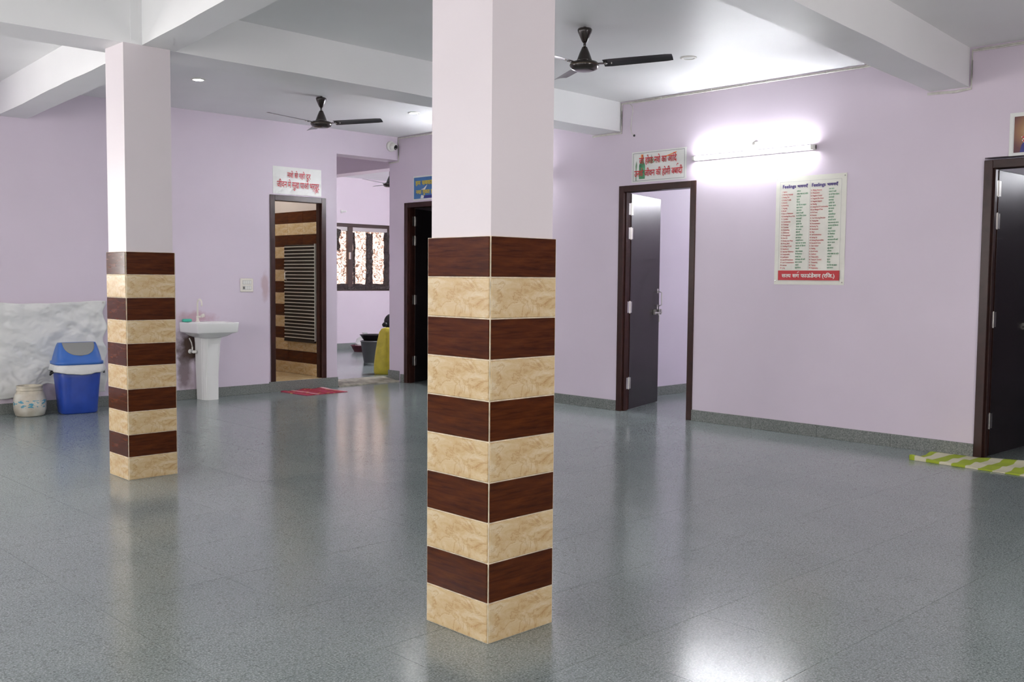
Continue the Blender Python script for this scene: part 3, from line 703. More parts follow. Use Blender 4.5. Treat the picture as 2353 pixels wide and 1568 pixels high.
# banner over the middle door
s = tag(empty('banner', (XR, 6.005, 2.193), RW), 'white banner with red Hindi lettering and a green bottle over the middle door', 'sign')
obj('sheet', sheet_bm(0.63, 0.285, 0.003, seed=1), M_paper, s)
ty = -0.0068
frame_line('printed_border', s, M_grey_print, 0.018, 0.612, 0.012, 0.272, 0.003, ty)
def bottle_pts(cx, z0, w, h): 
    return [(cx-w, z0), (cx+w, z0), (cx+w, z0+h*0.60), (cx+w*0.85, z0+h*0.68), (cx+w*0.35, z0+h*0.76), (cx+w*0.35, z0+h), (cx-w*0.35, z0+h), (cx-w*0.35, z0+h*0.76), (cx-w*0.85, z0+h*0.68), (cx-w, z0+h*0.60)]
flat('bottle_print', s, M_bottle_green, bottle_pts(0.125, 0.03, 0.034, 0.21), ty); flat('bottle_cap_print', s, M_orange, [(0.113, 0.226), (0.137, 0.226), (0.137, 0.258), (0.113, 0.258)], ty-0.0004)
flat('stem_print', s, M_leaf_green, [(0.050, 0.016), (0.060, 0.016), (0.058, 0.12), (0.064, 0.16), (0.056, 0.20), (0.047, 0.15), (0.052, 0.11)], ty)
for a in range(-60, 61, 30):
    t = math.radians(90+a); l = 0.085 if a == 0 else 0.065; cx, cz = 0.235, 0.165
    flat('leaf_print', s, M_leaf_green, [(cx, cz), (cx+0.5*l*math.cos(t-0.16), cz+0.5*l*math.sin(t-0.16)), (cx+l*math.cos(t), cz+l*math.sin(t)), (cx+0.5*l*math.cos(t+0.16), cz+0.5*l*math.sin(t+0.16))], ty)
flat('cigarette_print', s, M_orange, [(0.39, 0.212), (0.52, 0.246), (0.52, 0.256), (0.39, 0.222)], ty); flat('syringe_print', s, M_grey_print, [(0.38, 0.055), (0.455, 0.085), (0.455, 0.089), (0.38, 0.059)], ty)
put_text('lettering', TXT['jo'], s, M_red, 0.09, 0.525, 0.155, 0.250, ty-0.002)
put_text('lettering', TXT['unke'], s, M_red, 0.035, 0.592, 0.040, 0.148, ty-0.002)
# banner over the bathroom door
s = tag(empty('banner', (5.700, YB, 2.182), BW), 'white banner with red Hindi lettering and a pink flower over the bathroom door', 'sign')
obj('sheet', sheet_bm(0.62, 0.300, 0.008, seed=4), M_paper, s); ty = -0.0125
M_pinkp = plain('pink_flower_print', (0.72, 0.45, 0.45), 0.45, var=0.3, vscale=25)
put_text('lettering', TXT['nashe'], s, M_red, 0.175, 0.475, 0.160, 0.262, ty)
put_text('lettering', TXT['jeevan'], s, M_red, 0.045, 0.585, 0.045, 0.165, ty)
for k in range(6):
    t = k*PI/3+0.3; cx, cz = 0.545, 0.07; l = 0.05
    flat('petal_print', s, M_pinkp, [(cx, cz), (cx+0.6*l*math.cos(t-0.45), cz+0.6*l*math.sin(t-0.45)), (cx+l*math.cos(t), cz+l*math.sin(t)), (cx+0.6*l*math.cos(t+0.45), cz+0.6*l*math.sin(t+0.45))], ty+0.001)
# blue banner over the door beside the passage
s = tag(empty('banner', (XR, 9.325, 2.190), RW), 'blue banner with yellow Hindi lettering over the door beside the passage', 'sign')
obj('sheet', sheet_bm(0.63, 0.285, 0.003, seed=8), M_paper, s); ty = -0.0068
flat('blue_field', s, M_blue_print, [(0.02, 0.018), (0.61, 0.018), (0.61, 0.268), (0.02, 0.268)], ty)
put_text('lettering', TXT['ham'], s, M_yellow_print, 0.05, 0.58, 0.165, 0.245, ty-0.002); put_text('lettering', TXT['nasha'], s, M_yellow_print, 0.06, 0.57, 0.055, 0.135, ty-0.002)
flat('pale_figure_print', s, M_white_print, [(0.15, 0.125), (0.20, 0.135), (0.25, 0.165), (0.27, 0.175), (0.25, 0.15), (0.23, 0.12), (0.20, 0.12)], ty-0.001)
flat('pale_figure_print', s, M_white_print, [(0.145, 0.02), (0.20, 0.02), (0.21, 0.05), (0.16, 0.06)], ty-0.001)
flat('dark_figure_print', s, M_deep_blue, [(0.21, 0.02), (0.40, 0.02), (0.40, 0.055), (0.22, 0.052)], ty-0.001)
# banner at the edge of view over the near door
s = tag(empty('banner', (XR, 2.612, 2.168), RW), 'cut off banner with a brown picture at the edge of view', 'sign')
obj('sheet', sheet_bm(0.70, 0.298, 0.004, seed=12), M_paper, s); ty = -0.0085
def glow_print():
    m, nt, b = mat_base('brown_sunset_print'); L = nt.links; tc = nd(nt, 'ShaderNodeTexCoord'); mp = nd(nt, 'ShaderNodeMapping')
    mp.inputs['Location'].default_value = (-0.14, 0, -0.17); L.new(tc.outputs['Object'], mp.inputs['Vector'])
    ln = nd(nt, 'ShaderNodeVectorMath', operation='LENGTH'); L.new(mp.outputs[0], ln.inputs[0])
    r = ramp(nt, ((0.0, (0.62, 0.42, 0.22)), (0.07, (0.34, 0.17, 0.08)), (0.14, (0.12, 0.03, 0.035)), (0.3, (0.05, 0.015, 0.03))), ln.outputs['Value'])
    L.new(r.outputs[0], b.inputs['Base Color']); b.inputs['Roughness'].default_value = 0.4; return m
flat('picture_print', s, glow_print(), [(0.034, 0.020), (0.67, 0.020), (0.67, 0.270), (0.034, 0.270)], ty)
flat('dark_figure_print', s, M_deep_blue, [(0.075, 0.020), (0.25, 0.020), (0.22, 0.09), (0.15, 0.15), (0.11, 0.11), (0.085, 0.07)], ty-0.001)
put_text('lettering_outline', text_mesh('नशा', 0.11), s, M_white_print, 0.083, 0.315, 0.062, 0.137, ty-0.002); put_text('lettering', TXT['na'], s, M_red, 0.088, 0.31, 0.067, 0.132, ty-0.003)
# feelings poster
s = tag(empty('poster', (XR, 4.452, 1.247), RW), 'tall cream poster of feelings in two columns with a red footer', 'poster')
PWd, PHt = 0.630, 0.892
obj('sheet', sheet_bm(PWd, PHt, 0.005, 12, 16, seed=17), M_poster, s); ty = -0.0086
M_line = plain('thin_grey_print', (0.42, 0.40, 0.42), 0.5)
frame_line('printed_border', s, M_line, 0.040, 0.590, 0.030, 0.850, 0.0016, ty)
flat('column_rule', s, M_line, [(0.3145, 0.118), (0.3160, 0.118), (0.3160, 0.850), (0.3145, 0.850)], ty)
flat('red_footer', s, M_red, [(0.040, 0.036), (0.592, 0.036), (0.592, 0.116), (0.040, 0.116)], ty)
put_text('footer_lettering', TXT['trust'], s, M_white_print, 0.075, 0.552, 0.048, 0.106, ty-0.002)
for x0 in (0.065, 0.330):
    put_text('heading', TXT['feelings'], s, M_navy, x0, x0+0.122, 0.788, 0.826, ty-0.001); put_text('heading', TXT['bhavna'], s, M_navy, x0+0.135, x0+0.232, 0.792, 0.826, ty-0.001)
put_text('red_list', TXT['e1'], s, M_red, 0.058, 0.186, 0.128, 0.775, ty-0.001); put_text('green_list', TXT['h1'], s, M_green, 0.196, 0.298, 0.130, 0.778, ty-0.001)
put_text('red_list', TXT['e2'], s, M_red, 0.322, 0.478, 0.128, 0.775, ty-0.001); put_text('green_list', TXT['h2'], s, M_green, 0.482, 0.582, 0.130, 0.778, ty-0.001)
for x, z in ((0.014, 0.875), (0.615, 0.872), (0.612, 0.02), (0.012, 0.03)):
    bm = bmesh.new(); lathe(bm, [(0.005, 0.0), (0.005, 0.004), (0.003, 0.006)], 10); o = obj('pin', bm, M_steel, s); o.rotation_euler = (PI/2, 0, 0); o.location = (x, -0.006, z)

# ================================================================ CABLES
def cable(name, pts, label, r=0.0058, twin=True, clip=0.55, wob=0.006):
    root = tag(empty(name, (0, 0, 0)), label, 'cable')
    for q in range(2 if twin else 1):
        P = []
        for a, b in zip(pts, pts[1:]):
            a, b = Vector(a), Vector(b); n = max(2, int((b-a).length/0.06))
            for k in range(n): P.append(a+(b-a)*k/n)
        P.append(Vector(pts[-1]))
        P = [p+Vector((0, 0, -0.009*q+wob*noise.noise(p*2.3+Vector((q*5.0, 0, 0))))) if 0 < i < len(P)-1 else p+Vector((0, 0, -0.009*q)) for i, p in enumerate(P)]
        bm = bmesh.new(); tube(bm, P, r, 6); obj('wire', fix(bm), M_cable, root, True)
    if clip:
        for a, b in zip(pts, pts[1:]):
            a, b = Vector(a), Vector(b); L = (b-a).length
            for k in range(int(L/clip)):
                p = a+(b-a)*((k+0.5)*clip/L); obj('clip', boxbm(p.x-0.008, p.x+0.006, p.y-0.004, p.y+0.004, p.z-0.016, p.z+0.008), M_white_plastic, root)
    return root
xc = XR-0.008
cable('cable_run', [(xc, 3.19, H-0.012), (xc, 6.135, H-0.014), (xc, 6.135, ZB-0.012), (xc, 6.50, ZB-0.012)], 'white cable pair along the ceiling line above the tube light')
cable('cable_run', [(xc, YR+0.1, H-0.015), (xc, 2.885, H-0.02), (xc, 2.885, ZB-0.012), (xc, 3.0, ZB-0.022), (xc, 3.20, ZB-0.012)], 'white cable pair dropping around the beam near the cut off banner')
cable('cable_run', [(xc, 6.50, H-0.012), (xc, 9.605, H-0.014), (xc, 9.605, ZB-0.012), (xc, 9.79, ZB-0.014)], 'white cable pair bending round the header beside the security camera', r=0.006)
hw = tag(empty('loose_wire', (0, 0, 0)), 'thin loose wire hanging down to a hole above the middle door', 'cable')
bm = bmesh.new(); tube(bm, [(xc-0.006, 6.03, H-0.033), (xc, 6.005, H-0.055), (xc, 6.0, H-0.10), (xc, 6.015, 2.78), (xc, 6.02, 2.70), (xc, 6.01, 2.66), (xc, 5.985, 2.642)], 0.0035, 6); obj('wire', fix(bm), M_cable, hw, True)
bm = bmesh.new(); lathe(bm, [(0.011, 0), (0.011, 0.006), (0.006, 0.008)], 10); o = obj('plug_hole', bm, M_black, hw); o.location = (XR-0.001, 5.982, 2.637); o.rotation_euler = (0, -PI/2, 0)

# security camera on the header
cc = tag(empty('security_camera', (7.30, YB, 2.845), BW), 'white dome security camera with a black lens on the header', 'camera')
M_lens = plain('black_lens', (0.005, 0.005, 0.006), 0.08)
bm = bmesh.new(); lathe(bm, [(0.062, 0), (0.062, 0.018), (0.056, 0.026)], 32); o = obj('mount_base', bm, M_white_plastic, cc, True); o.rotation_euler = (PI/2, 0, 0)
hd = empty('camera_head', (0.012, -0.045, -0.008), 0, cc); hd.rotation_euler = (math.radians(14), 0, math.radians(12))
bm = bmesh.new(); lathe(bm, [(0.030, 0.030), (0.044, 0.018), (0.050, 0.0), (0.048, -0.02)][::-1]+[(0.03, 0.034)], 32); bmesh.ops.rotate(bm, verts=bm.verts, cent=(0, 0, 0), matrix=Matrix.Rotation(PI/2, 3, 'X')); obj('ball', fix(bm), M_white_plastic, hd, True)
bm = bmesh.new(); lathe(bm, [(0.029, 0.030), (0.029, 0.036), (0.024, 0.039)], 28); bmesh.ops.rotate(bm, verts=bm.verts, cent=(0, 0, 0), matrix=Matrix.Rotation(PI/2, 3, 'X')); obj('lens', fix(bm), M_lens, hd, True)
bm = bmesh.new(); box(bm, -0.014, 0.014, -0.0405, -0.039, -0.018, -0.012); obj('infrared_strip', bm, M_steel, hd)

# ================================================================ WASH BASIN SIDE
ws = tag(empty('wash_basin', (4.83, YB, 0), BW), 'white pedestal wash basin with a swan neck tap', 'wash basin')
bm = bmesh.new()
def bas(hx, yf, yb, z, k=7): 
    cy = (yf+yb)/2; hy = (yb-yf)/2; return [(x, max(y, yf) if y < cy else y, zz) for x, y, zz in rrect(hx, hy, z, k, 72, 0, cy)]
rs = [bas(0.09, -0.28, -0.03, 0.640, 4), bas(0.150, -0.35, -0.01, 0.662, 6), bas(0.185, -0.385, -0.005, 0.690, 10), bas(0.219, -0.405, 0.0, 0.702, 24), bas(0.222, -0.408, 0.0, 0.706, 24), bas(0.231, -0.417, 0.0, 0.795, 24), bas(0.231, -0.417, 0.0, 0.799, 24), bas(0.228, -0.414, -0.003, 0.803, 24), bas(0.205, -0.385, -0.115, 0.803, 5), bas(0.195, -0.375, -0.125, 0.792, 5), bas(0.17, -0.345, -0.15, 0.73, 4), bas(0.10, -0.29, -0.19, 0.69, 3)]
rings(bm, rs); ba = obj('basin', fix(bm), M_white_gloss, ws, True); md = ba.modifiers.new('edge', 'EDGE_SPLIT'); md.split_angle = math.radians(38)
bm = bmesh.new()
def ped(w, yf, yb, z): return [(-w*0.72, yf, z), (w*0.72, yf, z), (w, yf+0.05, z), (w, yb, z), (-w, yb, z), (-w, yf+0.05, z)]
rings(bm, [ped(0.088, -0.215, -0.03, 0), ped(0.090, -0.215, -0.03, 0.25), ped(0.104, -0.235, -0.03, 0.58), ped(0.113, -0.26, -0.03, 0.675)]); bmesh.ops.bevel(bm, geom=[e for e in bm.edges if abs(e.verts[0].co.z-e.verts[1].co.z) > 0.05], offset=0.012, segments=2, affect='EDGES')
o = obj('pedestal', fix(bm), M_white_gloss, ws); o.location = (0.03, 0, 0)
tp = empty('tap', (-0.055, -0.07, 0.80), 0, ws)
bm = bmesh.new(); lathe(bm, [(0.022, 0), (0.022, 0.008), (0.014, 0.014), (0.014, 0.06), (0.011, 0.065)], 20); obj('tap_body', bm, M_cream_plastic, tp, True)
bm = bmesh.new(); pts = [(0, 0, 0.05), (0, 0, 0.19)]+[(0, -0.045+0.045*math.cos(t), 0.19+0.045*math.sin(t)) for t in [PI*k/8 for k in range(1, 9)]]+[(0, -0.09, 0.165)]
tube(bm, pts, 0.009, 12); obj('swan_neck', fix(bm), M_cream_plastic, tp, True)
bm = bmesh.new(); tube(bm, [(0, 0, 0.045), (0.02, -0.04, 0.06)], 0.010, 10); tube(bm, [(0.022, -0.044, 0.062), (0.034, -0.068, 0.072)], 0.018, 12); obj('tap_knob', fix(bm), M_cream_plastic, tp, True)
so = tag(obj('soap', boxbm(-0.045, 0.045, -0.028, 0.028, 0.0, 0.030, bev=0.008), plain('green_soap', (0.06, 0.50, 0.36), 0.45), None, True), 'small green soap bar on the corner of the wash basin', 'soap'); so.location = (4.665, YB-0.055, 0.8045)
av = tag(empty('angle_valve', (4.725, YB, 0.495), BW), 'small white angle valve on the stained wall below the basin', 'valve')
bm = bmesh.new(); lathe(bm, [(0.024, 0), (0.024, 0.006), (0.011, 0.010), (0.011, 0.06), (0.016, 0.062), (0.016, 0.08)], 20); o = obj('valve_body', bm, M_white_plastic, av, True); o.rotation_euler = (PI/2, 0, 0)
bm = bmesh.new(); tube(bm, [(0, -0.045, 0), (0, -0.045, 0.05)], 0.008, 10); obj('outlet', bm, M_white_plastic, av, True)
bm = bmesh.new(); box(bm, -0.022, 0.022, -0.105, -0.08, -0.014, 0.014, bev=0.006); obj('valve_knob', bm, M_white_plastic, av)
bm = bmesh.new(); tube(bm, [(4.725, YB-0.045, 0.545), (4.715, YB-0.045, 0.59), (4.70, YB-0.03, 0.635)], 0.006, 8); obj('supply_pipe', fix(bm), M_cable, av, True).matrix_parent_inverse = av.matrix_world.inverted() if False else Matrix.Translation((-4.725, -YB, -0.495))
sw = tag(empty('switch_board', (5.297, YB, 1.108), BW), 'white switch board with two rows of switches between basin and bathroom', 'switch')
obj('plate', boxbm(0, 0.152, -0.012, 0, 0, 0.145, bev=0.004), M_cream_plastic, sw)
M_grey_socket = plain('dark_socket', (0.10, 0.09, 0.085), 0.5)
for r_ in range(2):
    obj('switch_surround', boxbm(0.024, 0.128, -0.0135, -0.012, 0.022+r_*0.058, 0.066+r_*0.058), plain('grey_plastic', (0.55, 0.54, 0.51), 0.4), sw)
    for k in range(4):
        if r_ == 0 and k == 0: obj('socket', boxbm(0.030, 0.047, -0.0155, -0.0135, 0.031, 0.055, bev=0.001), M_grey_socket, sw)
        else: obj('rocker_switch', boxbm(0.028+k*0.0245, 0.050+k*0.0245, -0.018, -0.0135, 0.026+r_*0.058, 0.062+r_*0.058, bev=0.002), M_white_plastic, sw)

# dustbin
db = tag(empty('dustbin', (3.475, 9.345, 0), math.radians(-6)), 'blue swing lid dustbin with a grey flap and white liner', 'dustbin')
M_blue = plain('blue_plastic', (0.020, 0.062, 0.36), 0.33, var=0.12, vscale=12); M_bluel = plain('light_blue_plastic', (0.045, 0.15, 0.50), 0.33)
M_flap = plain('grey_plastic_flap', (0.27, 0.275, 0.265), 0.5); M_liner = plain('white_bin_liner', (0.74, 0.74, 0.73), 0.4, bump=0.4, bscale=30)
bm = bmesh.new(); rings(bm, [rrect(0.150, 0.115, 0.0, 4.5), rrect(0.160, 0.122, 0.012, 4.5), rrect(0.168, 0.130, 0.12, 4.5), rrect(0.186, 0.146, 0.33, 4.5), rrect(0.194, 0.152, 0.45, 4.5), rrect(0.188, 0.146, 0.45, 4.5), rrect(0.150, 0.115, 0.05, 4.5)]); obj('body', fix(bm), M_blue, db, True)
LID = [(0.455, 0.212, 0.170), (0.482, 0.213, 0.170), (0.486, 0.200, 0.158), (0.53, 0.192, 0.140), (0.58, 0.182, 0.112), (0.63, 0.170, 0.075), (0.652, 0.162, 0.052)]
bm = bmesh.new(); rings(bm, [rrect(a, b, z, 4.5, 56) for z, a, b in LID]); lid = obj('lid', fix(bm), M_bluel, db, True)
def lid_y(z, x):
    for (z0, a0, b0), (z1, a1, b1) in zip(LID[2:], LID[3:]):
        if z <= z1 or z1 == LID[-1][0]:
            t = min(1, max(0, (z-z0)/(z1-z0))); a, b = a0+(a1-a0)*t, b0+(b1-b0)*t
            return -b*max(0.0, 1-min(1, abs(x)/a)**4.5)**(1/4.5)
bm = bmesh.new(); G = []; n, mrows = 24, 12
for k in range(mrows+1):
    v = k/mrows; z = 0.6535-0.118*v; hw = 0.138*math.sqrt(max(0.0, 1-max(0, v)**2.6))+0.0005; G.append([bm.verts.new((-hw+2*hw*i/n, lid_y(z, -hw+2*hw*i/n)-0.0035, z)) for i in range(n+1)])
for k in range(mrows):
    for i in range(n): bm.faces.new((G[k][i], G[k+1][i], G[k+1][i+1], G[k][i+1]))
r_ = bmesh.ops.extrude_face_region(bm, geom=bm.faces[:]); bmesh.ops.translate(bm, verts=[v for v in r_['geom'] if isinstance(v, bmesh.types.BMVert)], vec=(0, 0.008, 0))
obj('swing_flap', fix(bm), M_flap, db, True)
bm = bmesh.new(); seg = 64
def skirt_ring(z, a, b, wv): 
    return [(x*(1+wv*0.02*math.sin(i*1.7)), y*(1+wv*0.02*math.sin(i*1.3+1)), z-wv*(0.016*noise.noise(Vector((x*14, y*14, 2.0)))+0.036*(1-(x/a)**2))) for i, (x, y, _) in enumerate(rrect(a, b, 0, 4.5, seg))]
rings(bm, [skirt_ring(0.47, 0.196, 0.154, 0), skirt_ring(0.452, 0.214, 0.170, 0.4), skirt_ring(0.405, 0.226, 0.178, 1.0), skirt_ring(0.395, 0.220, 0.174, 1.0), skirt_ring(0.45, 0.2, 0.158, 0.3)], False, False); obj('liner_bag', fix(bm), M_liner, db, True)
for sx_ in (-1, 1):
    bm = bmesh.new(); tube(bm, [(sx_*0.19, -0.05, 0.40), (sx_*0.222, -0.05, 0.385), (sx_*0.235, -0.02, 0.365), (sx_*0.222, 0.02, 0.385), (sx_*0.19, 0.02, 0.40)], 0.009, 8); obj('side_handle', fix(bm), M_black, db, True)
# plastic drum
def drum_mat():
    m, nt, b = mat_base('old_white_drum_plastic'); L = nt.links; tc = nd(nt, 'ShaderNodeTexCoord')
    n = nd(nt, 'ShaderNodeTexNoise', Scale=7.0, Detail=6.0); L.new(tc.outputs['Object'], n.inputs['Vector'])
    r = ramp(nt, ((0.35, (0.47, 0.42, 0.33)), (0.6, (0.66, 0.64, 0.56))), n.outputs['Fac'])
    mp = nd(nt, 'ShaderNodeMapping'); mp.inputs['Scale'].default_value = (26, 26, 55); L.new(tc.outputs['Object'], mp.inputs['Vector'])
    n2 = nd(nt, 'ShaderNodeTexNoise', Scale=1.0, Detail=2.0); L.new(mp.outputs[0], n2.inputs['Vector'])
    sx = nd(nt, 'ShaderNodeSeparateXYZ'); L.new(tc.outputs['Object'], sx.inputs[0])
    zz = nd(nt, 'ShaderNodeMath', operation='COMPARE'); zz.inputs[1].default_value = 0.115; zz.inputs[2].default_value = 0.034; L.new(sx.outputs['Z'], zz.inputs[0])
    gt = nd(nt, 'ShaderNodeMath', operation='GREATER_THAN'); gt.inputs[1].default_value = 0.56; L.new(n2.outputs['Fac'], gt.inputs[0])
    mu = nd(nt, 'ShaderNodeMath', operation='MULTIPLY'); L.new(zz.outputs[0], mu.inputs[0]); L.new(gt.outputs[0], mu.inputs[1])
    mx = nd(nt, 'ShaderNodeMix', data_type='RGBA'); L.new(mu.outputs[0], mx.inputs[0]); L.new(r.outputs[0], mx.inputs[6]); mx.inputs[7].default_value = (0.07, 0.30, 0.42, 1)
    L.new(mx.outputs[2], b.inputs['Base Color']); b.inputs['Roughness'].default_value = 0.4; return m
jr = tag(empty('plastic_drum', (3.075, 9.40, 0)), 'squat dirty white plastic drum with blue print beside the dustbin', 'drum')
bm = bmesh.new(); lathe(bm, [(0.105, 0.0), (0.122, 0.010), (0.132, 0.05), (0.1345, 0.055), (0.137, 0.11), (0.134, 0.16), (0.118, 0.205), (0.104, 0.222), (0.103, 0.232)], 48, cap1=False); obj('drum_body', fix(bm), drum_mat(), jr, True)
M_rim = plain('yellowed_rim_plastic', (0.58, 0.53, 0.42), 0.45, var=0.2, vscale=15)
bm = bmesh.new(); lathe(bm, [(0.104, 0.230), (0.112, 0.233), (0.113, 0.240), (0.107, 0.243), (0.107, 0.262), (0.110, 0.266), (0.109, 0.274), (0.099, 0.274), (0.098, 0.245), (0.12, 0.2), (0.122, 0.06)], 48, cap0=False, cap1=False); obj('rim', fix(bm), M_rim, jr, True)
bm = bmesh.new(); lathe(bm, [(0.12, 0.055), (0.12, 0.06)], 32); obj('inner_disc', bm, plain('dark_inner_disc', (0.06, 0.045, 0.035), 0.6), jr)  # dark disc inside the open drum
# cloth on the wall
M_cloth = plain('white_cotton_sheet', (0.74, 0.745, 0.73), 0.85, spec=0.2)
def cloth():
    bm = bmesh.new(); nx, nz = 150, 90; X0, X1, Z0, Z1 = 2.02, 3.835, 0.15, 1.02; G = []
    for i in range(nx+1):
        row = []
        for k in range(nz+1):
            u, v = i/nx, k/nz; x = X0+(X1-X0)*u; z = Z0+(Z1-Z0)*v
            d = (X1-x); h = (Z1-z)                      # distance from the pinned top right corner
            ang = math.atan2(h, d+0.02); rad = math.hypot(d, h)
            y = 0.011*math.sin(ang*17+1.3*noise.noise(Vector((x*2, z*2, 0))))*min(1, rad*1.8)*math.exp(-0.7*rad)
            q = Vector((x*1.2+z*1.5, z*1.2-x*0.9, 0))
            y += 0.030*noise.noise(q*2.0)+0.022*noise.noise(q*4.6+Vector((7, 0, 0)))+0.030*(0.35-abs(noise.noise(Vector((x*3.5+z*4.5, z*2.2-x*2.0, 3)))))+0.018*(0.3-abs(noise.noise(Vector((x*9+z*12, z*6-x*4, 11)))))+0.012*(0.3-abs(noise.noise(Vector((x*17-z*9, z*19+x*6, 5)))))
            hem = 0.012*math.sin(x*3.2+0.6)+0.012*noise.noise(Vector((x*5, 0, 8.0)))
            if v > 0.5: z += hem*(v-0.5)*2+(0.012*(u-0.5))*(v-0.5)*2
            sag = 0.10*math.exp(-((x-3.30)/0.16)**2)*1.25+0.02*noise.noise(Vector((x*6, 0, 2)))
            if v < 0.35: z += sag*(0.35-v)/0.35*0.9-0.02*(1-u)*(0.35-v)
            if u > 0.94: x += 0.018*math.sin(z*26)*(u-0.94)/0.06+0.012*(0.6-z)
            row.append(bm.verts.new((x, YB-0.030-0.75*y-0.004*math.sin(z*9), z)))
        G.append(row)
    for i in range(nx):
        for k in range(nz): bm.faces.new((G[i][k], G[i+1][k], G[i+1][k+1], G[i][k+1]))
    r = bmesh.ops.extrude_face_region(bm, geom=bm.faces[:]); bmesh.ops.translate(bm, verts=[v for v in r['geom'] if isinstance(v, bmesh.types.BMVert)], vec=(0, 0.003, 0))
    return fix(bm)
cl = tag(empty('wall_cloth', (0, 0, 0)), 'creased white cloth hung low on the wall behind the dustbin', 'cloth'); obj('fabric', cloth(), M_cloth, cl, True)
bm = bmesh.new(); lathe(bm, [(0.006, 0), (0.006, 0.05), (0.010, 0.052)], 8); o = obj('nail', bm, M_steel, cl); o.location = (3.815, YB, 1.01); o.rotation_euler = (PI/2, 0, 0)

# ================================================================ MATS
def stripes(name, c1, c2, scale, dist=0.0, thr=0.5, axis='X', spots=None):
    m, nt, b = mat_base(name); L = nt.links; tc = nd(nt, 'ShaderNodeTexCoord')
    wv = nd(nt, 'ShaderNodeTexWave', Scale=scale, Distortion=dist); wv.bands_direction = axis; L.new(tc.outputs['Object'], wv.inputs['Vector'])
    r = ramp(nt, ((thr-0.04, c1), (thr+0.04, c2)), wv.outputs['Fac']); cur = r.outputs[0]
    if spots:
        v = nd(nt, 'ShaderNodeTexVoronoi', Scale=spots[1]); L.new(tc.outputs['Object'], v.inputs['Vector'])
        r2 = ramp(nt, ((0.22, (1, 1, 1)), (0.27, (0, 0, 0))), v.outputs['Distance'])
        mx = nd(nt, 'ShaderNodeMix', data_type='RGBA'); L.new(r2.outputs[0], mx.inputs[0]); L.new(cur, mx.inputs[6]); mx.inputs[7].default_value = (*spots[0], 1); cur = mx.outputs[2]
    L.new(cur, b.inputs['Base Color']); b.inputs['Roughness'].default_value = 0.9
    n = nd(nt, 'ShaderNodeTexNoise', Scale=160.0); L.new(tc.outputs['Object'], n.inputs['Vector'])
    bp = nd(nt, 'ShaderNodeBump', Strength=0.5, Distance=0.004); L.new(n.outputs['Fac'], bp.inputs['Height']); L.new(bp.outputs[0], b.inputs['Normal']); return m
def mat_bm(W, D, th, amp, seed, nx=28, ny=18, scale=6):
    bm = bmesh.new(); G = []
    for i in range(nx+1):
        row = []
        for k in range(ny+1):
            x, y = W*(i/nx-0.5), D*(k/ny-0.5); row.append(bm.verts.new((x, y, th+max(0, amp*noise.noise(Vector((x*scale, y*scale*0.5, seed)))))))
        G.append(row)
    for i in range(nx):
        for k in range(ny): bm.faces.new((G[i][k], G[i+1][k], G[i+1][k+1], G[i][k+1]))
    edge = [e for e in bm.edges if e.is_boundary]
    r = bmesh.ops.extrude_edge_only(bm, edges=edge)
    for v in r['geom']:
        if isinstance(v, bmesh.types.BMVert): v.co.z = 0.001
    return fix(bm)
rm = tag(empty('door_mat', (6.04, 9.345, 0), math.radians(3)), 'small crimson mat with yellow motifs below the bathroom step', 'mat')
obj('mat_fabric', mat_bm(0.54, 0.49, 0.006, 0.03, 3.0), stripes('crimson_mat_fabric', (0.27, 0.010, 0.030), (0.33, 0.03, 0.07), 2.0, 1.0, 0.5, 'X', ((0.50, 0.28, 0.06), 14.0)), rm, True)
M_pale = plain('pale_pink_band', (0.62, 0.36, 0.40), 0.9)
for xx in (-0.125, 0.262):
    bm = mat_bm(0.03, 0.488, 0.008, 0.03, 3.0, 4, 18)
    for v in bm.verts:
        v.co.x += xx
        if v.co.z > 0.003: v.co.z = 0.0085+max(0, 0.03*noise.noise(Vector((v.co.x*6, v.co.y*3, 3.0))))
    obj('pale_band', bm, M_pale, rm, True)
gm = tag(empty('door_mat', (7.165, 2.33, 0), math.radians(-2)), 'lime green and pale striped mat at the near door', 'mat')
obj('mat_fabric', mat_bm(0.46, 1.42, 0.007, 0.035, 9.0, 16, 40, 7), stripes('green_striped_fabric', (0.32, 0.40, 0.025), (0.60, 0.57, 0.42), 1.75, 0.6, 0.55, 'Y'), gm, True)

# ================================================================ ROOM BEYOND THE PASSAGE
z = FAR_Z
def lofty(bm, prof, seg, k, cx=0, cy=0, lean=(0, 0)):
    rings(bm, [[(px+lean[0]*zz, py+lean[1]*zz, zz) for px, py, _ in rrect(a, b, 0, k, seg, cx, cy)] for zz, a, b in prof])
sk_ = tag(empty('yellow_sack', (7.635, 10.155, z), math.radians(10)), 'tall bright yellow woven sack standing beside the passage wall', 'sack')
M_sack = plain('yellow_woven_plastic', (0.58, 0.50, 0.045), 0.5, var=0.15, vscale=10, bump=0.35, bscale=30)
bm = bmesh.new(); lofty(bm, [(0, 0.14, 0.11), (0.02, 0.152, 0.12), (0.12, 0.155, 0.122), (0.28, 0.145, 0.115), (0.42, 0.13, 0.10), (0.53, 0.112, 0.088), (0.575, 0.085, 0.07), (0.59, 0.045, 0.04)], 36, 3, lean=(0.10, 0.02))
for v in bm.verts: v.co += Vector((0.006*noise.noise(v.co*9), 0.006*noise.noise(v.co*9+Vector((5, 0, 0))), 0))
obj('sack_body', fix(bm), M_sack, sk_, True)
bm = bmesh.new(); tube(bm, [(0.02, -0.09, 0.575), (0.06, -0.05, 0.588), (0.10, -0.0, 0.585)], 0.006, 6); obj('stitched_top', bm, M_sack, sk_)
tb = tag(empty('grey_tub', (8.52, 11.66, z)), 'tall grey plastic tub behind the yellow sack', 'tub')
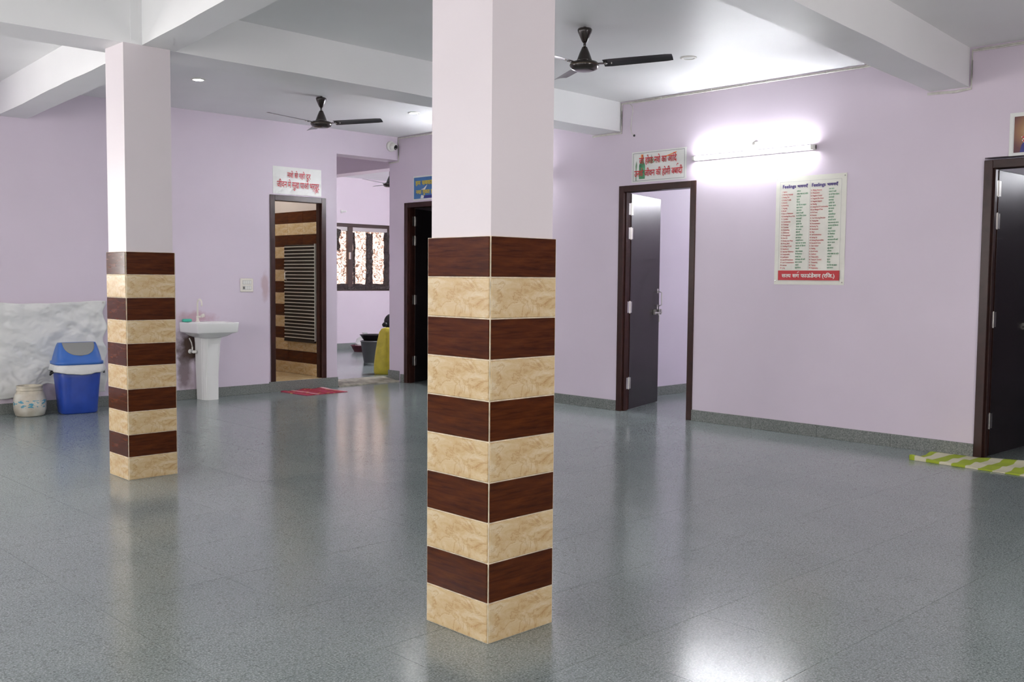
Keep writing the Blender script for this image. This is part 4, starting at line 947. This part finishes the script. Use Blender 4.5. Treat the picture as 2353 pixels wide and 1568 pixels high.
bm = bmesh.new(); lathe(bm, [(0.12, 0), (0.165, 0.30), (0.172, 0.30), (0.172, 0.315), (0.160, 0.315), (0.115, 0.02)], 36); obj('tub_body', fix(bm), plain('grey_tub_plastic', (0.22, 0.215, 0.22), 0.45), tb, True)
bb = tag(empty('black_basin', (8.55, 11.68, z+0.29)), 'black wide basin resting on the grey tub', 'basin')
bm = bmesh.new(); lathe(bm, [(0.13, 0.026), (0.185, 0.105), (0.192, 0.105), (0.192, 0.112), (0.18, 0.112), (0.12, 0.034)], 36); obj('basin_body', fix(bm), plain('black_plastic', (0.018, 0.014, 0.016), 0.35), bb, True)
mb = tag(empty('maroon_basin', (9.66, 13.45, z)), 'low maroon basin on the floor by the far wall', 'basin')
bm = bmesh.new(); lathe(bm, [(0.16, 0), (0.215, 0.10), (0.225, 0.10), (0.225, 0.11), (0.205, 0.11), (0.15, 0.01)], 36); obj('basin_body', fix(bm), plain('maroon_plastic', (0.11, 0.02, 0.03), 0.4), mb, True)
pb = tag(empty('plastic_bag', (9.68, 13.46, z+0.012)), 'crumpled clear and white plastic bags piled in the maroon basin', 'bag')
bm = bmesh.new(); lathe(bm, [(0.10, 0.0), (0.15, 0.08), (0.16, 0.13), (0.10, 0.20), (0.03, 0.27), (0.045, 0.30)], 28)
for v in bm.verts: v.co += 0.045*Vector((noise.noise(v.co*12), noise.noise(v.co*12+Vector((3, 0, 0))), 0.5*noise.noise(v.co*12+Vector((0, 6, 0)))))*min(1, v.co.z*8)
obj('bag_film', fix(bm), plain('clear_plastic_film', (0.62, 0.62, 0.60), 0.2, bump=0.6, bscale=25), pb)
lh = tag(empty('wall_bulb_holder', (9.66, YF, 2.385), BW), 'tiny white bulb holder on the far wall above the window', 'lamp holder')
bm = bmesh.new(); lathe(bm, [(0.028, 0), (0.028, 0.02), (0.018, 0.03), (0.016, 0.09), (0.01, 0.095)], 20); o = obj('holder_body', bm, M_white_plastic, lh, True); o.rotation_euler = (PI/2, 0, math.radians(35))

# seated person, almost wholly behind the wall end
def person():
    root = tag(empty('person', (8.33, 11.12, z), 0), 'person with dark hair sitting on the floor, mostly hidden behind the wall', 'person')
    root.scale = (0.92, 0.92, 0.92)
    V = [((0, 0, 0.11), 0.135), ((0.03, 0, 0.26), 0.125), ((0.07, 0, 0.42), 0.135), ((0.10, 0, 0.49), 0.075), ((0.115, 0, 0.545), 0.045), ((0.12, 0, 0.60), 0.06),
         ((0.12, 0.09, 0.09), 0.085), ((0.42, 0.20, 0.20), 0.058), ((0.36, 0.02, 0.06), 0.042), ((0.46, -0.05, 0.035), 0.034),
         ((0.12, -0.09, 0.09), 0.085), ((0.42, -0.20, 0.20), 0.058), ((0.34, -0.04, 0.06), 0.042), ((0.40, 0.06, 0.035), 0.034),
         ((0.09, 0.17, 0.455), 0.052), ((0.16, 0.24, 0.24), 0.040), ((0.36, 0.15, 0.22), 0.030),
         ((0.09, -0.17, 0.455), 0.052), ((0.16, -0.24, 0.24), 0.040), ((0.36, -0.15, 0.22), 0.030)]
    Ed = [(0, 1), (1, 2), (2, 3), (3, 4), (4, 5), (0, 6), (6, 7), (7, 8), (8, 9), (0, 10), (10, 11), (11, 12), (12, 13), (2, 14), (14, 15), (15, 16), (2, 17), (17, 18), (18, 19)]
    for s, b in ((1, 16), (-1, 19)):
        bx, by, bz = V[b][0]
        for k, (dx, dy, dz, l) in enumerate(((0.07, -0.02*s, 0.0, 1), (0.085, -0.005*s, -0.005, 1), (0.085, 0.01*s, -0.01, 1), (0.07, 0.025*s, -0.012, 1))):
            V.append(((bx+dx*0.6, by+dy, bz+dz), 0.009)); V.append(((bx+dx*1.25, by+dy*1.2, bz+dz-0.018), 0.0075)); n = len(V); Ed += [(b, n-2), (n-2, n-1)]
        V.append(((bx+0.02, by-0.035*s, bz+0.005), 0.0095)); V.append(((bx+0.055, by-0.052*s, bz-0.002), 0.008)); n = len(V); Ed += [(b, n-2), (n-2, n-1)]
    me = bpy.data.meshes.new('body'); me.from_pydata([v for v, r in V], Ed, []); me.update()
    o = link('body', me, plain('dark_skin_and_cloth', (0.12, 0.055, 0.05), 0.6), root)
    md = o.modifiers.new('skin', 'SKIN'); md.use_smooth_shade = True
    for i, (v, r) in enumerate(V): me.skin_vertices[0].data[i].radius = (r, r)
    me.skin_vertices[0].data[0].use_root = True
    sd = o.modifiers.new('smooth', 'SUBSURF'); sd.levels = 1; sd.render_levels = 2
    # head with brow, nose and chin
    bm = bmesh.new(); bmesh.ops.create_uvsphere(bm, u_segments=28, v_segments=20, radius=1.0)
    for v in bm.verts:
        x, y, zz = v.co; v.co = Vector((x*0.092, y*0.074, zz*0.112))
        if zz < -0.2: v.co.x *= 1-0.18*(-zz-0.2); v.co.y *= 1-0.30*(-zz-0.2); v.co.x += 0.02*(-zz-0.2)
        if x > 0.9 and -0.35 < zz < 0.15 and abs(y) < 0.25: v.co.x += 0.018*(0.15-zz)
    for s in (-1, 1): lathe(bm, [(0.012, -0.026), (0.016, 0.0), (0.010, 0.024)], 8, -0.004, s*0.075)
    h = obj('head', fix(bm), plain('brown_skin', (0.24, 0.115, 0.07), 0.5), root, True); h.location = (0.13, 0, 0.655)
    bm = bmesh.new(); bmesh.ops.create_uvsphere(bm, u_segments=28, v_segments=18, radius=1.0)
    for v in list(bm.verts):
        x, y, zz = v.co
        if x > 0.45 and zz < 0.45: bm.verts.remove(v)
    for v in bm.verts:
        x, y, zz = v.co; v.co = Vector((x*0.104-0.008, y*0.086, zz*0.122+0.006)); v.co += 0.004*Vector((noise.noise(v.co*40), noise.noise(v.co*40+Vector((2, 0, 0))), 0))
    hr = obj('hair', fix(bm), plain('black_hair', (0.010, 0.008, 0.008), 0.45), root, True); hr.location = (0.13, 0, 0.655)
    m2 = hr.modifiers.new('thick', 'SOLIDIFY'); m2.thickness = 0.008
    bm = bmesh.new(); lathe(bm, [(0.02, 0.0), (0.045, 0.02), (0.04, 0.05), (0.015, 0.065)], 16); bn = obj('hair_bun', fix(bm), plain('black_hair_bun', (0.010, 0.008, 0.008), 0.45), root, True); bn.location = (0.035, 0, 0.60); bn.rotation_euler = (0, -0.7, 0)
person()
